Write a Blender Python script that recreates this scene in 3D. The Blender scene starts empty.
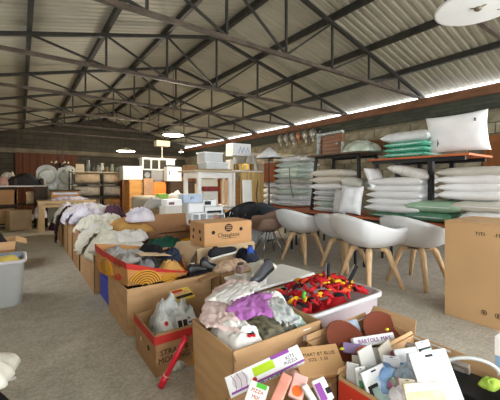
import bpy, bmesh, math, random
from mathutils import Vector, Matrix, noise

# ---------------------------------------------------------------- camera, sky, exposure
scn = bpy.context.scene
COL = scn.collection
CH = 1.25                       # camera height
FP = 319.0                      # focal length in pixels of the 500x400 frame
YAW = math.atan(229 / 319)
S_, C_ = math.sin(YAW), math.cos(YAW)
cam_d = bpy.data.cameras.new('camera')
cam = bpy.data.objects.new('camera', cam_d)
COL.objects.link(cam)
cam.location = (0, 0, CH)
cam.rotation_euler = (math.pi / 2, 0, -YAW)
cam_d.sensor_width = 36
cam_d.lens = 36 * FP / 500
cam_d.shift_y = -17 / 500
cam_d.clip_start = 0.05
scn.camera = cam

world = bpy.data.worlds.new('overcast_sky')
scn.world = world
world.use_nodes = True
bg = world.node_tree.nodes['Background']
bg.inputs['Color'].default_value = (0.93, 0.97, 1.0, 1)
bg.inputs['Strength'].default_value = 4.0
vs = scn.view_settings
vs.view_transform = 'Standard'
vs.look = 'None'
vs.gamma = 1.0
vs.use_curve_mapping = False
vs.exposure = 1.2
scn.cycles.use_denoising = True
scn.cycles.max_bounces = 10
scn.cycles.diffuse_bounces = 6
scn.cycles.transparent_max_bounces = 12
scn.cycles.sample_clamp_indirect = 8.0

def portal(name, loc, rot, sx, sy):
    l = bpy.data.lights.new(name, 'AREA')
    l.shape = 'RECTANGLE'; l.size = sx; l.size_y = sy
    l.cycles.is_portal = True
    o = bpy.data.objects.new(name, l); COL.objects.link(o)
    o.location = loc; o.rotation_euler = rot
    return o

# ---------------------------------------------------------------- pixel helpers (direction only; distance from the thing touched)
def ray(px, py):
    u = (px - 250) / FP
    return S_ + C_ * u, C_ - S_ * u, (183 - py) / FP
def P(px, py, t):
    a, b, c = ray(px, py)
    return Vector((a * t, b * t, CH + c * t))
def G(px, py, z=0.0):
    return P(px, py, (z - CH) / ((183 - py) / FP))
def atX(px, py, X):
    return P(px, py, X / ray(px, py)[0])
def atY(px, py, Y):
    return P(px, py, Y / ray(px, py)[1])

# ---------------------------------------------------------------- materials
MATS = {}
def srgb(h):
    if isinstance(h, str):
        h = h.lstrip('#'); c = [int(h[i:i + 2], 16) / 255 for i in (0, 2, 4)]
    else:
        c = [v / 255 for v in h]
    return tuple(v / 12.92 if v <= .04045 else ((v + .055) / 1.055) ** 2.4 for v in c)
def M(name, col, rough=.8, var=.12, scale=6.0, bump=0.0, bscale=60.0, metal=0.0, alpha=1.0, trans=0.0, emit=0.0, col2=None, spec=.3, stretch=None, sheen=0):
    if name in MATS: return MATS[name]
    m = bpy.data.materials.new(name); m.use_nodes = True
    nt = m.node_tree; b = nt.nodes['Principled BSDF']
    c = srgb(col)
    b.inputs['Roughness'].default_value = rough
    b.inputs['Metallic'].default_value = metal
    b.inputs['Specular IOR Level'].default_value = spec
    b.inputs['Alpha'].default_value = alpha
    b.inputs['Transmission Weight'].default_value = trans
    if emit:
        b.inputs['Emission Color'].default_value = (*c, 1); b.inputs['Emission Strength'].default_value = emit
    tc = nt.nodes.new('ShaderNodeTexCoord')
    src = tc.outputs['Object']
    if stretch:
        mp = nt.nodes.new('ShaderNodeMapping'); mp.inputs['Scale'].default_value = stretch
        nt.links.new(src, mp.inputs['Vector']); src = mp.outputs['Vector']
    n = nt.nodes.new('ShaderNodeTexNoise'); n.inputs['Scale'].default_value = scale; n.inputs['Detail'].default_value = 5
    nt.links.new(src, n.inputs['Vector'])
    r = nt.nodes.new('ShaderNodeValToRGB')
    c2 = srgb(col2) if col2 else tuple(min(1, v * (1 + var)) for v in c)
    c1 = c if col2 else tuple(v * (1 - var) for v in c)
    r.color_ramp.elements[0].position = .35; r.color_ramp.elements[0].color = (*c1, 1)
    r.color_ramp.elements[1].position = .65; r.color_ramp.elements[1].color = (*c2, 1)
    nt.links.new(n.outputs['Fac'], r.inputs['Fac'])
    nt.links.new(r.outputs['Color'], b.inputs['Base Color'])
    if bump:
        n2 = nt.nodes.new('ShaderNodeTexNoise'); n2.inputs['Scale'].default_value = bscale; n2.inputs['Detail'].default_value = 4
        nt.links.new(src, n2.inputs['Vector'])
        bp = nt.nodes.new('ShaderNodeBump'); bp.inputs['Strength'].default_value = bump; bp.inputs['Distance'].default_value = .01
        nt.links.new(n2.outputs['Fac'], bp.inputs['Height']); nt.links.new(bp.outputs['Normal'], b.inputs['Normal'])
    MATS[name] = m
    return m

# ---------------------------------------------------------------- mesh builder
class MB:
    def __init__(s): s.v = []; s.f = []
    def add(s, vs_, fs, mtx=None):
        o = len(s.v)
        s.v += [(mtx @ Vector(p)) if mtx else Vector(p) for p in vs_]
        s.f += [tuple(i + o for i in f) for f in fs]
        return s
    def box(s, x0, x1, y0, y1, z0, z1, mtx=None):
        v = [(x0,y0,z0),(x1,y0,z0),(x1,y1,z0),(x0,y1,z0),(x0,y0,z1),(x1,y0,z1),(x1,y1,z1),(x0,y1,z1)]
        f = [(0,3,2,1),(4,5,6,7),(0,1,5,4),(1,2,6,5),(2,3,7,6),(3,0,4,7)]
        return s.add(v, f, mtx)
    def bar(s, a, b, w, h=None, up=(0, 0, 1)):
        a, b = Vector(a), Vector(b); d = (b - a); L = d.length; d.normalize()
        u = Vector(up)
        if abs(d.dot(u)) > .98: u = Vector((0, 1, 0))
        x = d.cross(u).normalized(); z = x.cross(d).normalized()
        h = h or w
        m = Matrix(((x.x, d.x, z.x, a.x), (x.y, d.y, z.y, a.y), (x.z, d.z, z.z, a.z), (0, 0, 0, 1)))
        return s.box(-w / 2, w / 2, 0, L, -h / 2, h / 2, m)
    def tube(s, pts, rad, n=8, caps=True):
        pts = [Vector(p) for p in pts]
        if not isinstance(rad, (list, tuple)): rad = [rad] * len(pts)
        vs_, fs = [], []
        ref = Vector((0, 0, 1))
        px = None
        for i, p in enumerate(pts):
            d = (pts[min(i + 1, len(pts) - 1)] - pts[max(i - 1, 0)]).normalized()
            if px is None:
                r = ref if abs(d.dot(ref)) < .95 else Vector((1, 0, 0))
                px = d.cross(r).normalized()
            else:
                px = (px - d * px.dot(d)).normalized()
            py = d.cross(px)
            for k in range(n):
                a = 2 * math.pi * k / n
                vs_.append(p + (px * math.cos(a) + py * math.sin(a)) * rad[i])
        for i in range(len(pts) - 1):
            for k in range(n):
                fs.append((i*n+k, i*n+(k+1)%n, (i+1)*n+(k+1)%n, (i+1)*n+k))
        if caps:
            fs.append(tuple(reversed(range(n)))); fs.append(tuple(range((len(pts)-1)*n, len(pts)*n)))
        return s.add(vs_, fs)
    def lathe(s, prof, n=20, c=(0, 0, 0), sx=1, sy=1):
        vs_, fs = [], []
        for r, z in prof:
            for k in range(n):
                a = 2 * math.pi * k / n
                vs_.append((c[0] + r * sx * math.cos(a), c[1] + r * sy * math.sin(a), c[2] + z))
        m = len(prof)
        for i in range(m - 1):
            for k in range(n):
                fs.append((i*n+k, i*n+(k+1)%n, (i+1)*n+(k+1)%n, (i+1)*n+k))
        fs.append(tuple(reversed(range(n)))); fs.append(tuple(range((m-1)*n, m*n)))
        return s.add(vs_, fs)
    def prism(s, poly, z0, z1, mtx=None):
        n = len(poly)
        v = [(x, y, z0) for x, y in poly] + [(x, y, z1) for x, y in poly]
        f = [tuple(reversed(range(n))), tuple(range(n, 2*n))] + [(i, (i+1)%n, n+(i+1)%n, n+i) for i in range(n)]
        return s.add(v, f, mtx)
    def mesh(s, name, mat, smooth=False, bevel=0):
        me = bpy.data.meshes.new(name)
        me.from_pydata([tuple(p) for p in s.v], [], s.f)
        bm = bmesh.new(); bm.from_mesh(me)
        bmesh.ops.recalc_face_normals(bm, faces=bm.faces)
        if bevel:
            bmesh.ops.bevel(bm, geom=[e for e in bm.edges if e.calc_face_angle(0) > .6], offset=bevel, segments=2, affect='EDGES', profile=.5)
        bm.to_mesh(me); bm.free()
        if smooth:
            for p in me.polygons: p.use_smooth = True
        me.materials.append(mat)
        return me
    def build(s, name, mat, parent=None, smooth=False, bevel=0, loc=None, rot=None):
        return link(name, s.mesh(name, mat, smooth, bevel), parent, loc, rot)

def link(name, me, parent=None, loc=None, rot=None):
    o = bpy.data.objects.new(name, me); COL.objects.link(o)
    if parent: o.parent = parent
    if loc is not None: o.location = loc
    if rot is not None: o.rotation_euler = rot
    return o
def tag(o, label=None, cat=None, group=None, kind=None):
    if label: o['label'] = label
    if cat: o['category'] = cat
    if group: o['group'] = group
    if kind: o['kind'] = kind
    return o
def thing(name, label, cat, loc=(0, 0, 0), rz=0, group=None, rot=None):
    o = bpy.data.objects.new(name, None); COL.objects.link(o)
    o.empty_display_size = .1
    o.location = loc; o.rotation_euler = rot or (0, 0, rz)
    return tag(o, label, cat, group)
def struct(o): o['kind'] = 'structure'; return o
def copy_tree(o, parent=None):
    c = o.copy(); COL.objects.link(c); c.parent = parent
    for ch in o.children: copy_tree(ch, c)
    return c
def text(s, size, mat, parent, loc, rot, name='lettering', align='CENTER'):
    cu = bpy.data.curves.new('lettering', 'FONT'); cu.body = s; cu.size = size; cu.extrude = .0006
    cu.align_x = align; cu.align_y = 'CENTER'; cu.resolution_u = 2
    t = bpy.data.objects.new('tmp', cu); COL.objects.link(t)
    dg = bpy.context.evaluated_depsgraph_get()
    me = bpy.data.meshes.new_from_object(t.evaluated_get(dg))
    bpy.data.objects.remove(t); bpy.data.curves.remove(cu)
    me.materials.clear(); me.materials.append(mat)
    return link(name, me, parent, loc, rot)

# ---------------------------------------------------------------- shared materials
m_steel = M('dark_steel', '#2e2c27', .6, .25, 9, .2)
m_rust = M('brown_steel', '#4d4238', .65, .3, 8, .2)
m_black = M('black_metal', '#17181a', .45, .2, 5)
m_card = M('cardboard', '#b8936a', .85, .10, 3.0, .12, 40, stretch=(1, 1, 6))
m_card2 = M('cardboard_dark', '#9f7a54', .85, .12, 3.0, .12, 40, stretch=(1, 1, 6))
m_card3 = M('cardboard_pale', '#c4aa88', .85, .1, 3.0, .12, 40)
m_white = M('white_paint', '#e8e6e0', .5, .05, 4)
m_wplastic = M('white_plastic', '#e9ebec', .4, .03, 3)
m_ink = M('black_ink', '#241c18', .7, .1)
m_wood = M('pale_wood', '#cfae86', .55, .14, 5, .1, 40, stretch=(6, 6, .8))
m_woodt = M('table_wood', '#b9a17c', .6, .16, 4, .1, 40, stretch=(1, 7, 7))
m_orange = M('orange_laminate', '#b5623a', .45, .12, 3, stretch=(5, 1, 5))
m_brownw = M('brown_wood', '#7a4526', .55, .2, 3, .1, 30, stretch=(6, 6, 1))

# ---------------------------------------------------------------- the building
XW, XL, YB, YF = 7.0, -0.91, 15.6, -2.6
RX, RZ, RS = 3.05, 4.13, 0.25           # ridge and slope
def roofz(x): return RZ - RS * abs(x - RX)
def floor_material():
    m = bpy.data.materials.new('concrete_floor'); m.use_nodes = True
    nt = m.node_tree; b = nt.nodes['Principled BSDF']; L = nt.links.new
    tc = nt.nodes.new('ShaderNodeTexCoord')
    def nz(sc, det, ro=.6):
        n = nt.nodes.new('ShaderNodeTexNoise'); n.inputs['Scale'].default_value = sc; n.inputs['Detail'].default_value = det
        n.inputs['Roughness'].default_value = ro; L(tc.outputs['Object'], n.inputs['Vector']); return n
    n1, n2, n3 = nz(.8, 6), nz(7, 8, .7), nz(40, 6, .7)
    r1 = nt.nodes.new('ShaderNodeValToRGB')
    for e, p, c in zip(r1.color_ramp.elements, (.3, .7), ('#a49e90', '#c2bcae')): e.position = p; e.color = (*srgb(c), 1)
    r2 = nt.nodes.new('ShaderNodeValToRGB')
    for e, p, c in zip(r2.color_ramp.elements, (.35, .62), ('#8a8475', '#d0cabc')): e.position = p; e.color = (*srgb(c), 1)
    r3 = nt.nodes.new('ShaderNodeValToRGB')
    for e, p, c in zip(r3.color_ramp.elements, (.42, .6), ('#716b5c', '#c8c2b4')): e.position = p; e.color = (*srgb(c), 1)
    L(n1.outputs['Fac'], r1.inputs['Fac']); L(n2.outputs['Fac'], r2.inputs['Fac']); L(n3.outputs['Fac'], r3.inputs['Fac'])
    mx = nt.nodes.new('ShaderNodeMix'); mx.data_type = 'RGBA'; mx.inputs['Factor'].default_value = .42
    L(r1.outputs['Color'], mx.inputs[6]); L(r2.outputs['Color'], mx.inputs[7])
    mx2 = nt.nodes.new('ShaderNodeMix'); mx2.data_type = 'RGBA'; mx2.inputs['Factor'].default_value = .3
    L(mx.outputs[2], mx2.inputs[6]); L(r3.outputs['Color'], mx2.inputs[7])
    L(mx2.outputs[2], b.inputs['Base Color'])
    b.inputs['Roughness'].default_value = .75
    bp = nt.nodes.new('ShaderNodeBump'); bp.inputs['Strength'].default_value = .25; bp.inputs['Distance'].default_value = .01
    L(n2.outputs['Fac'], bp.inputs['Height']); L(bp.outputs['Normal'], b.inputs['Normal'])
    return m
m_floor = floor_material()
struct(MB().box(XL - 1, XW + 1, YF - 6, YB + .3, -.12, 0).build('floor', m_floor))

def brick_material(name, c1, c2, mortar, bw, bh, ax):
    m = bpy.data.materials.new(name); m.use_nodes = True
    nt = m.node_tree; b = nt.nodes['Principled BSDF']; L = nt.links.new
    tc = nt.nodes.new('ShaderNodeTexCoord'); sp = nt.nodes.new('ShaderNodeSeparateXYZ'); cb = nt.nodes.new('ShaderNodeCombineXYZ')
    L(tc.outputs['Object'], sp.inputs[0]); L(sp.outputs[ax], cb.inputs[0]); L(sp.outputs[2], cb.inputs[1])
    br = nt.nodes.new('ShaderNodeTexBrick'); L(cb.outputs[0], br.inputs['Vector'])
    br.inputs['Scale'].default_value = 1; br.inputs['Brick Width'].default_value = bw; br.inputs['Row Height'].default_value = bh
    br.inputs['Mortar Size'].default_value = bh * .06
    br.inputs['Color1'].default_value = (*srgb(c1), 1); br.inputs['Color2'].default_value = (*srgb(c2), 1); br.inputs['Mortar'].default_value = (*srgb(mortar), 1)
    n = nt.nodes.new('ShaderNodeTexNoise'); n.inputs['Scale'].default_value = 1.5; n.inputs['Detail'].default_value = 6
    L(tc.outputs['Object'], n.inputs['Vector'])
    mx = nt.nodes.new('ShaderNodeMix'); mx.data_type = 'RGBA'; mx.blend_type = 'MULTIPLY'; mx.inputs['Factor'].default_value = .6
    L(br.outputs['Color'], mx.inputs[6]); L(n.outputs['Fac'], mx.inputs[7]); L(mx.outputs[2], b.inputs['Base Color'])
    b.inputs['Roughness'].default_value = .9
    bp = nt.nodes.new('ShaderNodeBump'); bp.inputs['Strength'].default_value = .6; bp.inputs['Distance'].default_value = .02
    L(br.outputs['Fac'], bp.inputs['Height']); bp.invert = True; L(bp.outputs['Normal'], b.inputs['Normal'])
    return m
m_bw = brick_material('back_wall_blocks', '#524c3f', '#474136', '#38332a', .42, .2, 0)
m_band = brick_material('dark_small_bricks', '#4c4f40', '#3b3e33', '#2d2e27', .24, .075, 1)
m_mortar = M('mortar', '#6a6453', .95, .15, 8, .3)
m_block = M('tan_block', '#857d68', .92, .22, 5, .35, 30)
m_block2 = M('grey_block', '#766f5c', .92, .22, 5, .35, 30)
m_beam = M('red_brown_beam', '#6f4c36', .8, .25, 3, .2, 20, stretch=(4, 1, 4))

# back gable wall with its darker base band
bw = MB().add([(XL,YB,0),(XW,YB,0),(XW,YB,roofz(XW)+.1),(RX,YB,RZ+.1),(XL,YB,roofz(XL)+.1),(XL,YB+.2,0),(XW,YB+.2,0),(XW,YB+.2,roofz(XW)+.1),(RX,YB+.2,RZ+.1),(XL,YB+.2,roofz(XL)+.1)],
   [(0,1,2,3,4),(9,8,7,6,5),(0,5,6,1),(1,6,7,2),(2,7,8,3),(3,8,9,4),(4,9,5,0)]).build('wall_back', m_bw)
struct(bw)
tb = MB().box(XL, XW, YB-.08, YB, 2.45, 2.62).build('trim_1', M('grey_beam', '#6d6554', .9, .2, 3)); struct(tb)
# right wall: mortar core, blocks, dark brick band
wr = MB().box(XW, XW+.22, .3, YB, 0, 3.04).box(XW, XW+.22, YF, -2.2, 0, 3.04).box(XW, XW+.22, -2.2, .3, 2.6, 3.04).build('wall_right', m_mortar); struct(wr)  # gap near the camera is an added, unseen doorway for daylight
rnd = random.Random(4)
blk = MB().box(-.02, .05, -.214, .214, -.095, .095).mesh('block', m_block, bevel=.008)
blk2 = MB().box(-.02, .05, -.214, .214, -.095, .095).mesh('block', m_block2, bevel=.008)
for r in range(8):
    z = 1.05 + r * .2
    y = 1.0 + (r % 2) * .22
    while y < 15.3:
        if not (y < 2.35 and z < 2.15 and y > .9):
            link('block', blk if rnd.random() < .6 else blk2, wr, (XW - rnd.uniform(.018, .03), y, z))
        y += .44
MB().box(XW-.03, XW+.02, YF, YB, 2.6, 2.87).build('brick_band', m_band, wr)
struct(MB().box(XW-.10, XW+.12, YF, YB, 2.87, 3.045).build('trim_2', m_beam, bevel=.01))
# brown wooden door leaf at the right edge of the frame
dr = MB().box(XW-.05, XW, .95, 2.28, 0, 2.12).build('door_1', M('door_wood', '#7b4a26', .6, .15, 2, stretch=(1, 5, .6))); struct(dr)
for k in range(3): MB().box(XW-.065, XW-.05, 1.02+k*.42, 1.36+k*.42, .15, 2.0).build('panel', M('door_panel', '#6f4222', .6, .15, 2, stretch=(1, 5, .6)), dr, bevel=.006)
# left wall (out of the frame) with unseen windows added for daylight; open front
m_lw = M('plain_render', '#a59a82', .9, .1, 2)
wl = MB()
wl.box(XL-.2, XL, YF, YB, 0, 1.0).box(XL-.2, XL, YF, YB, 2.75, 3.14)
for a, b in ((YF, -2.2), (-.3, 4.9), (5.9, YB)): wl.box(XL-.2, XL, a, b, 1.0, 2.75)
struct(wl.build('wall_left', m_lw))
wf = MB().box(XL, 0.0, YF-.2, YF, 0, 3.14).box(6.6, XW, YF-.2, YF, 0, 3.14)
wf.add([(XL,YF-.2,3.1),(XW,YF-.2,3.1),(RX,YF-.2,RZ),(XL,YF,3.1),(XW,YF,3.1),(RX,YF,RZ)], [(0,1,2),(5,4,3),(0,3,4,1),(1,4,5,2),(2,5,3,0)])
struct(wf.build('wall_front', m_lw))
portal('front_opening', (3.3, YF-.1, 1.55), (-math.pi/2, 0, 0), 6.6, 3.1)
portal('added_right_opening', (XW+.1, -.95, 1.3), (0, math.pi/2, 0), 2.6, 2.5)  # unseen side doorway, added to brighten the right floor and chairs
for a, b in ((-2.2, -.3), (4.9, 5.9)):
    portal('added_left_opening', (XL-.1, (a+b)/2, 1.875), (0, -math.pi/2, 0), 1.75, b-a)  # portals in the window holes added to the unseen left wall
portal('right_eave_gap', (XW+.1, (YF+YB)/2, 3.1), (0, math.pi/2, 0), .2, YB-YF)

# roof: corrugated sheets on purlins
ceil = thing('ceiling', None, None, (RX, 0, RZ)); struct(ceil)
m_sheet = M('galvanised_sheet', '#979281', .55, .1, 1.2, metal=.0, spec=.4)
pitch, amp = .125, .014
def sheet(sign, overh):
    L = (XW - RX) + overh
    prof = []
    for k in range(8):
        y = k * pitch
        for dy, h in ((0, 0), (.045, 0), (.062, amp), (.10, amp), (.118, 0)): prof.append((y + dy, h))
    prof.append((1.04, 0))
    v, f = [], []
    for x in (0, L * .5, L):
        for y, h in prof: v.append((sign * x, y, h - RS * x + .055))
    n = len(prof)
    for i in range(2):
        for k in range(n - 1): f.append((i*n+k, i*n+k+1, (i+1)*n+k+1, (i+1)*n+k))
    return MB().add(v, f).mesh('roof_sheet', m_sheet)
shR, shL = sheet(1, .2), sheet(-1, .25)
for k in range(19):
    y = YF - .1 + k
    link('roof_sheet', shR, ceil, (0, y, .002 * (k % 2)))
    link('roof_sheet', shL, ceil, (0, y, .002 * (k % 2)))
for k in range(-4, 4):
    x = RX + .985 * k
    if k == -4: x = XL + .12
    z = roofz(x) if k else RZ - .03
    w = .06 if k else .075
    MB().box(x - RX - w/2, x - RX + w/2, YF, YB, z - RZ - .05, z - RZ + .05).build('purlin', m_steel, ceil)

# trusses
TY = [1.39 + 1.98 * k for k in range(-1, 7)]
words = ['behind the viewer', 'above the hanging white disc', 'second over the pillow tables', 'third, over the white chairs', 'fourth, before the nearer pendant lamp', 'fifth, behind the nearer pendant lamp', 'sixth, before the farther pendant lamp', 'last one in front of the back wall']
def truss_meshes():
    parts = []
    ez = roofz(XW) - .10
    xs = [RX + .985 * k for k in range(-4, 5)]
    def top(x): return roofz(x) - .085
    b0 = ez
    parts.append(('bottom_chord', MB().bar((XL, 0, b0), (XW + .02, 0, b0), .048, .052).mesh('bottom_chord', m_rust)))
    for sgn in (-1, 1):
        e = XL if sgn < 0 else XW + .02
        parts.append(('top_chord', MB().bar((RX, 0, RZ - .085), (e, 0, roofz(e) - .085), .05, .055).mesh('top_chord', m_steel)))
        for k in range(0, 4):
            x0 = RX + sgn * .985 * k; x1 = RX + sgn * .985 * (k + 1)
            if k == 0 and sgn > 0 or k > 0:
                parts.append(('post', MB().bar((x0, 0, b0), (x0, 0, top(x0)), .03).mesh('post', m_steel)))
            if k < 3: parts.append(('diagonal', MB().bar((x0, 0, b0 + .02), (x1, 0, top(x1)), .028).mesh('diagonal', m_steel)))
    return parts
TP = truss_meshes()
for y, w in zip(TY, words):
    t = thing('roof_truss', 'dark steel roof truss with posts and diagonals, ' + w, 'truss', (0, y, 0), group='roof trusses')
    for n, me in TP: link(n, me, t)

# ================================================================ builders
def fbm(x, y, z=0.0):
    return noise.noise((x, y, z)) + .5 * noise.noise((x * 2.1, y * 2.1, z + 7)) + .25 * noise.noise((x * 4.3, y * 4.3, z + 13))
def ridge(x, y, z=0.0): return 1 - 2 * abs(noise.noise((x, y, z)))

def carton(name, label, x0, x1, y0, y1, z0, h, flaps=None, mat=None, taper=0.0, group=None, cat='box', matin=None):
    """open carton: four walls, base and hinged flaps (0 upright, 90 level outward, 170 hanging)"""
    mat = mat or m_card
    cx, cy = (x0 + x1) / 2, (y0 + y1) / 2
    o = thing(name, label, cat, (cx, cy, z0), 0, group)
    a, b, t = (x1 - x0) / 2, (y1 - y0) / 2, .007
    k = 1 - taper
    def wall(p, q, n):
        v = []
        for zz, s in ((0, k), (h, 1)):
            for dn in (0, t):
                v += [(p[0]*s - n[0]*dn, p[1]*s - n[1]*dn, zz), (q[0]*s - n[0]*dn, q[1]*s - n[1]*dn, zz)]
        return MB().add(v, [(0,1,5,4),(2,6,7,3),(0,4,6,2),(1,3,7,5),(4,5,7,6),(0,2,3,1)])
    sides = {'-y': ((-a,-b),(a,-b),(0,-1)), '+y': ((a,b),(-a,b),(0,1)), '-x': ((-a,b),(-a,-b),(-1,0)), '+x': ((a,-b),(a,b),(1,0))}
    for kx, (p, q, n) in sides.items():
        w = wall(p, q, n).build('side_panel', mat, o)
    MB().box(-a*k+t, a*k-t, -b*k+t, b*k-t, .001, .008).build('base_panel', mat, o)
    for kx, (L, ang) in (flaps or {}).items():
        p, q, n = sides[kx]
        p, q, n = Vector((*p, h)), Vector((*q, h)), Vector((*n, 0))
        an = math.radians(ang)
        d = Vector((0, 0, math.cos(an))) + n * math.sin(an)
        nn = Vector((0, 0, -math.sin(an))) + n * math.cos(an)
        e = (q - p).normalized() * .012
        off = d * .002
        v = [p + off, q + off, q - e + d * L, p + e + d * L]
        v = v + [w_ + nn * .005 for w_ in v]
        MB().add(v, [(0,1,2,3),(7,6,5,4),(0,4,5,1),(1,5,6,2),(2,6,7,3),(3,7,4,0)]).build('flap', mat, o)
    return o

def blob_mesh(name, sx, sy, h, mat, seed=0, fold=.5, ff=5.0, ns=60, nr=20, sq=.5, ang=None, flat=.7):
    rr = random.Random(seed); an = rr.uniform(0, math.pi) if ang is None else ang
    ca, sa = math.cos(an), math.sin(an)
    v, f = [(0, 0, 0)], []
    for k in range(nr + 1):
        r = k / nr
        for j in range(ns):
            a = 2 * math.pi * j / ns
            c, s = math.cos(a), math.sin(a)
            R = (1 / max(abs(c), abs(s))) ** sq * (1 + .16 * fbm(c * 1.2 + seed * 3.1, s * 1.2, seed))
            x, y = sx / 2 * R * r * c, sy / 2 * R * r * s
            p, q = x * ca + y * sa, -x * sa + y * ca
            S = max(sx, sy); pp, qq = p / S, q / S
            wx = fbm(pp * 2.2 + seed, qq * 2.2, seed + 5)
            base = (1 - r ** 3) ** flat
            z = h * base * (.66 + .26 * fbm(pp * 2.4, qq * 2.4, seed + .3))
            cre = .55 * ridge(pp * 5 + wx * .8, qq * 1.8 + wx * .5, seed + 9) + .40 * ridge(pp * 2.2, qq * 5.5 + wx * .9, seed + 2) + .28 * ridge(pp * 9 + wx, qq * 7, seed + 4)
            z += fold * .30 * h * cre * (1 - r ** 5)
            v.append((x, y, max(z, .004 if r < 1 else 0)))
    for j in range(ns): f.append((1 + j, 1 + (j + 1) % ns, 1 + ns + (j + 1) % ns, 1 + ns + j))
    for k in range(1, nr):
        for j in range(ns):
            f.append((1+k*ns+j, 1+k*ns+(j+1)%ns, 1+(k+1)*ns+(j+1)%ns, 1+(k+1)*ns+j))
    f.append(tuple(1 + j for j in range(ns)))
    f.append(tuple(1 + nr*ns + j for j in reversed(range(ns))))
    v = v[1:]; f = [tuple(i - 1 for i in q) for q in f]
    return MB().add(v, f).mesh(name, mat, smooth=True)
def blob(name, label, cat, loc, sx, sy, h, mat, seed=0, rz=0, group=None, rot=None, **kw):
    o = link(name, blob_mesh(name, sx, sy, h, mat, seed, **kw), None, loc, rot or (0, 0, rz))
    return tag(o, label, cat, group)

def drape(name, label, cat, path, width, wdir, mat, seed=0, thick=.012, rip=.02, nw=26, per=9, group=None, ragged=.12):
    """a strip of cloth laid along a path (world points), width along wdir"""
    pts = [Vector(p) for p in path]; out = []
    for i in range(len(pts) - 1):
        p0, p1, p2, p3 = pts[max(i-1, 0)], pts[i], pts[i+1], pts[min(i+2, len(pts)-1)]
        for k in range(per):
            t = k / per
            out.append(.5 * ((2*p1) + (p2-p0)*t + (2*p0-5*p1+4*p2-p3)*t*t + (3*p1-p0-3*p2+p3)*t**3))
    out.append(pts[-1]); n = len(out)
    w = Vector(wdir).normalized()
    org = out[0].copy(); v, f = [], []
    for side in (1, 0):
        for i, p in enumerate(out):
            d = (out[min(i+1, n-1)] - out[max(i-1, 0)]).normalized()
            nn = d.cross(w).normalized()
            if nn.z < 0 : nn = -nn
            wd = width * (1 + ragged * fbm(i * .22, seed, 1))
            sh = ragged * width * fbm(i * .17, seed + 4, 2)
            for j in range(nw):
                u = j / (nw - 1) - .5
                r = rip * (ridge(u * 8 + 1.2 * fbm(i*.12, seed), i * .14 + seed) + .7 * ridge(u * 3, i * .35, seed) + .5 * fbm(u * 5, i * .3, seed))
                e = thick * (1 - (2*abs(u)) ** 4) * (1 if 0 < i < n-1 else 0)
                pos = p + w * (u * wd + sh) + nn * (r + (e if side else -.001)) + d * (.03 * fbm(u*4, seed, 8) if i in (0, n-1) else 0)
                v.append(pos - org)
    m = n * nw
    for i in range(n - 1):
        for j in range(nw - 1):
            a = i*nw + j
            f.append((a, a+1, a+nw+1, a+nw)); f.append((m+a, m+a+nw, m+a+nw+1, m+a+1))
    for i in range(n - 1):
        for j in (0, nw - 1):
            a = i*nw + j; f.append((a, a+nw, m+a+nw, m+a))
    for j in range(nw - 1):
        for i in (0, n - 1):
            a = i*nw + j; f.append((a, a+1, m+a+1, m+a))
    o = MB().add(v, f).build(name, mat, None, True, loc=org)
    return tag(o, label, cat, group)

def pillow_mesh(name, w, d, h, mat, seed=0, n=18, pinch=.07, wrinkle=.012):
    v, f = [], []
    for side in (1, -1):
        for i in range(n + 1):
            for j in range(n + 1):
                u, q = 2*i/n - 1, 2*j/n - 1
                u = math.sin(u * math.pi / 2); q = math.sin(q * math.pi / 2)
                x = w/2 * u * (1 - pinch * (1 - q*q)); y = d/2 * q * (1 - pinch * (1 - u*u))
                th = ((1 - abs(u)**4.5) * (1 - abs(q)**4.5)) ** .5
                z = h/2 * th + wrinkle * th ** .5 * (fbm(x*9 + seed*3, y*9, side) * .8 + ridge(x*5 + seed, y*14, side) * .4)
                v.append((x, y, h/2 + side * max(z, 0)))
    m = (n + 1) ** 2
    for i in range(n):
        for j in range(n):
            a = i*(n+1) + j
            f.append((a, a+n+1, a+n+2, a+1)); f.append((m+a, m+a+1, m+a+n+2, m+a+n+1))
    me = MB().add(v, f).mesh(name, mat, smooth=True)
    bm = bmesh.new(); bm.from_mesh(me); bmesh.ops.remove_doubles(bm, verts=bm.verts, dist=.0006); bmesh.ops.recalc_face_normals(bm, faces=bm.faces); bm.to_mesh(me); bm.free()
    return me

def pack(name, label, cat, loc, w, d, h, mat, rz=0, rot=None, group=None, bevel=.004):
    """a plain closed pack as a thing whose body is a part, so print can be added"""
    o = thing(name, label, cat, loc, rz, group, rot)
    MB().box(-w/2, w/2, -d/2, d/2, 0, h).build('body', mat, o, bevel=bevel)
    return o
def strip(o, x0, x1, y0, y1, z0, z1, mat, name='print'):
    return MB().box(x0, x1, y0, y1, z0, z1).build(name, mat, o)

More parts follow.
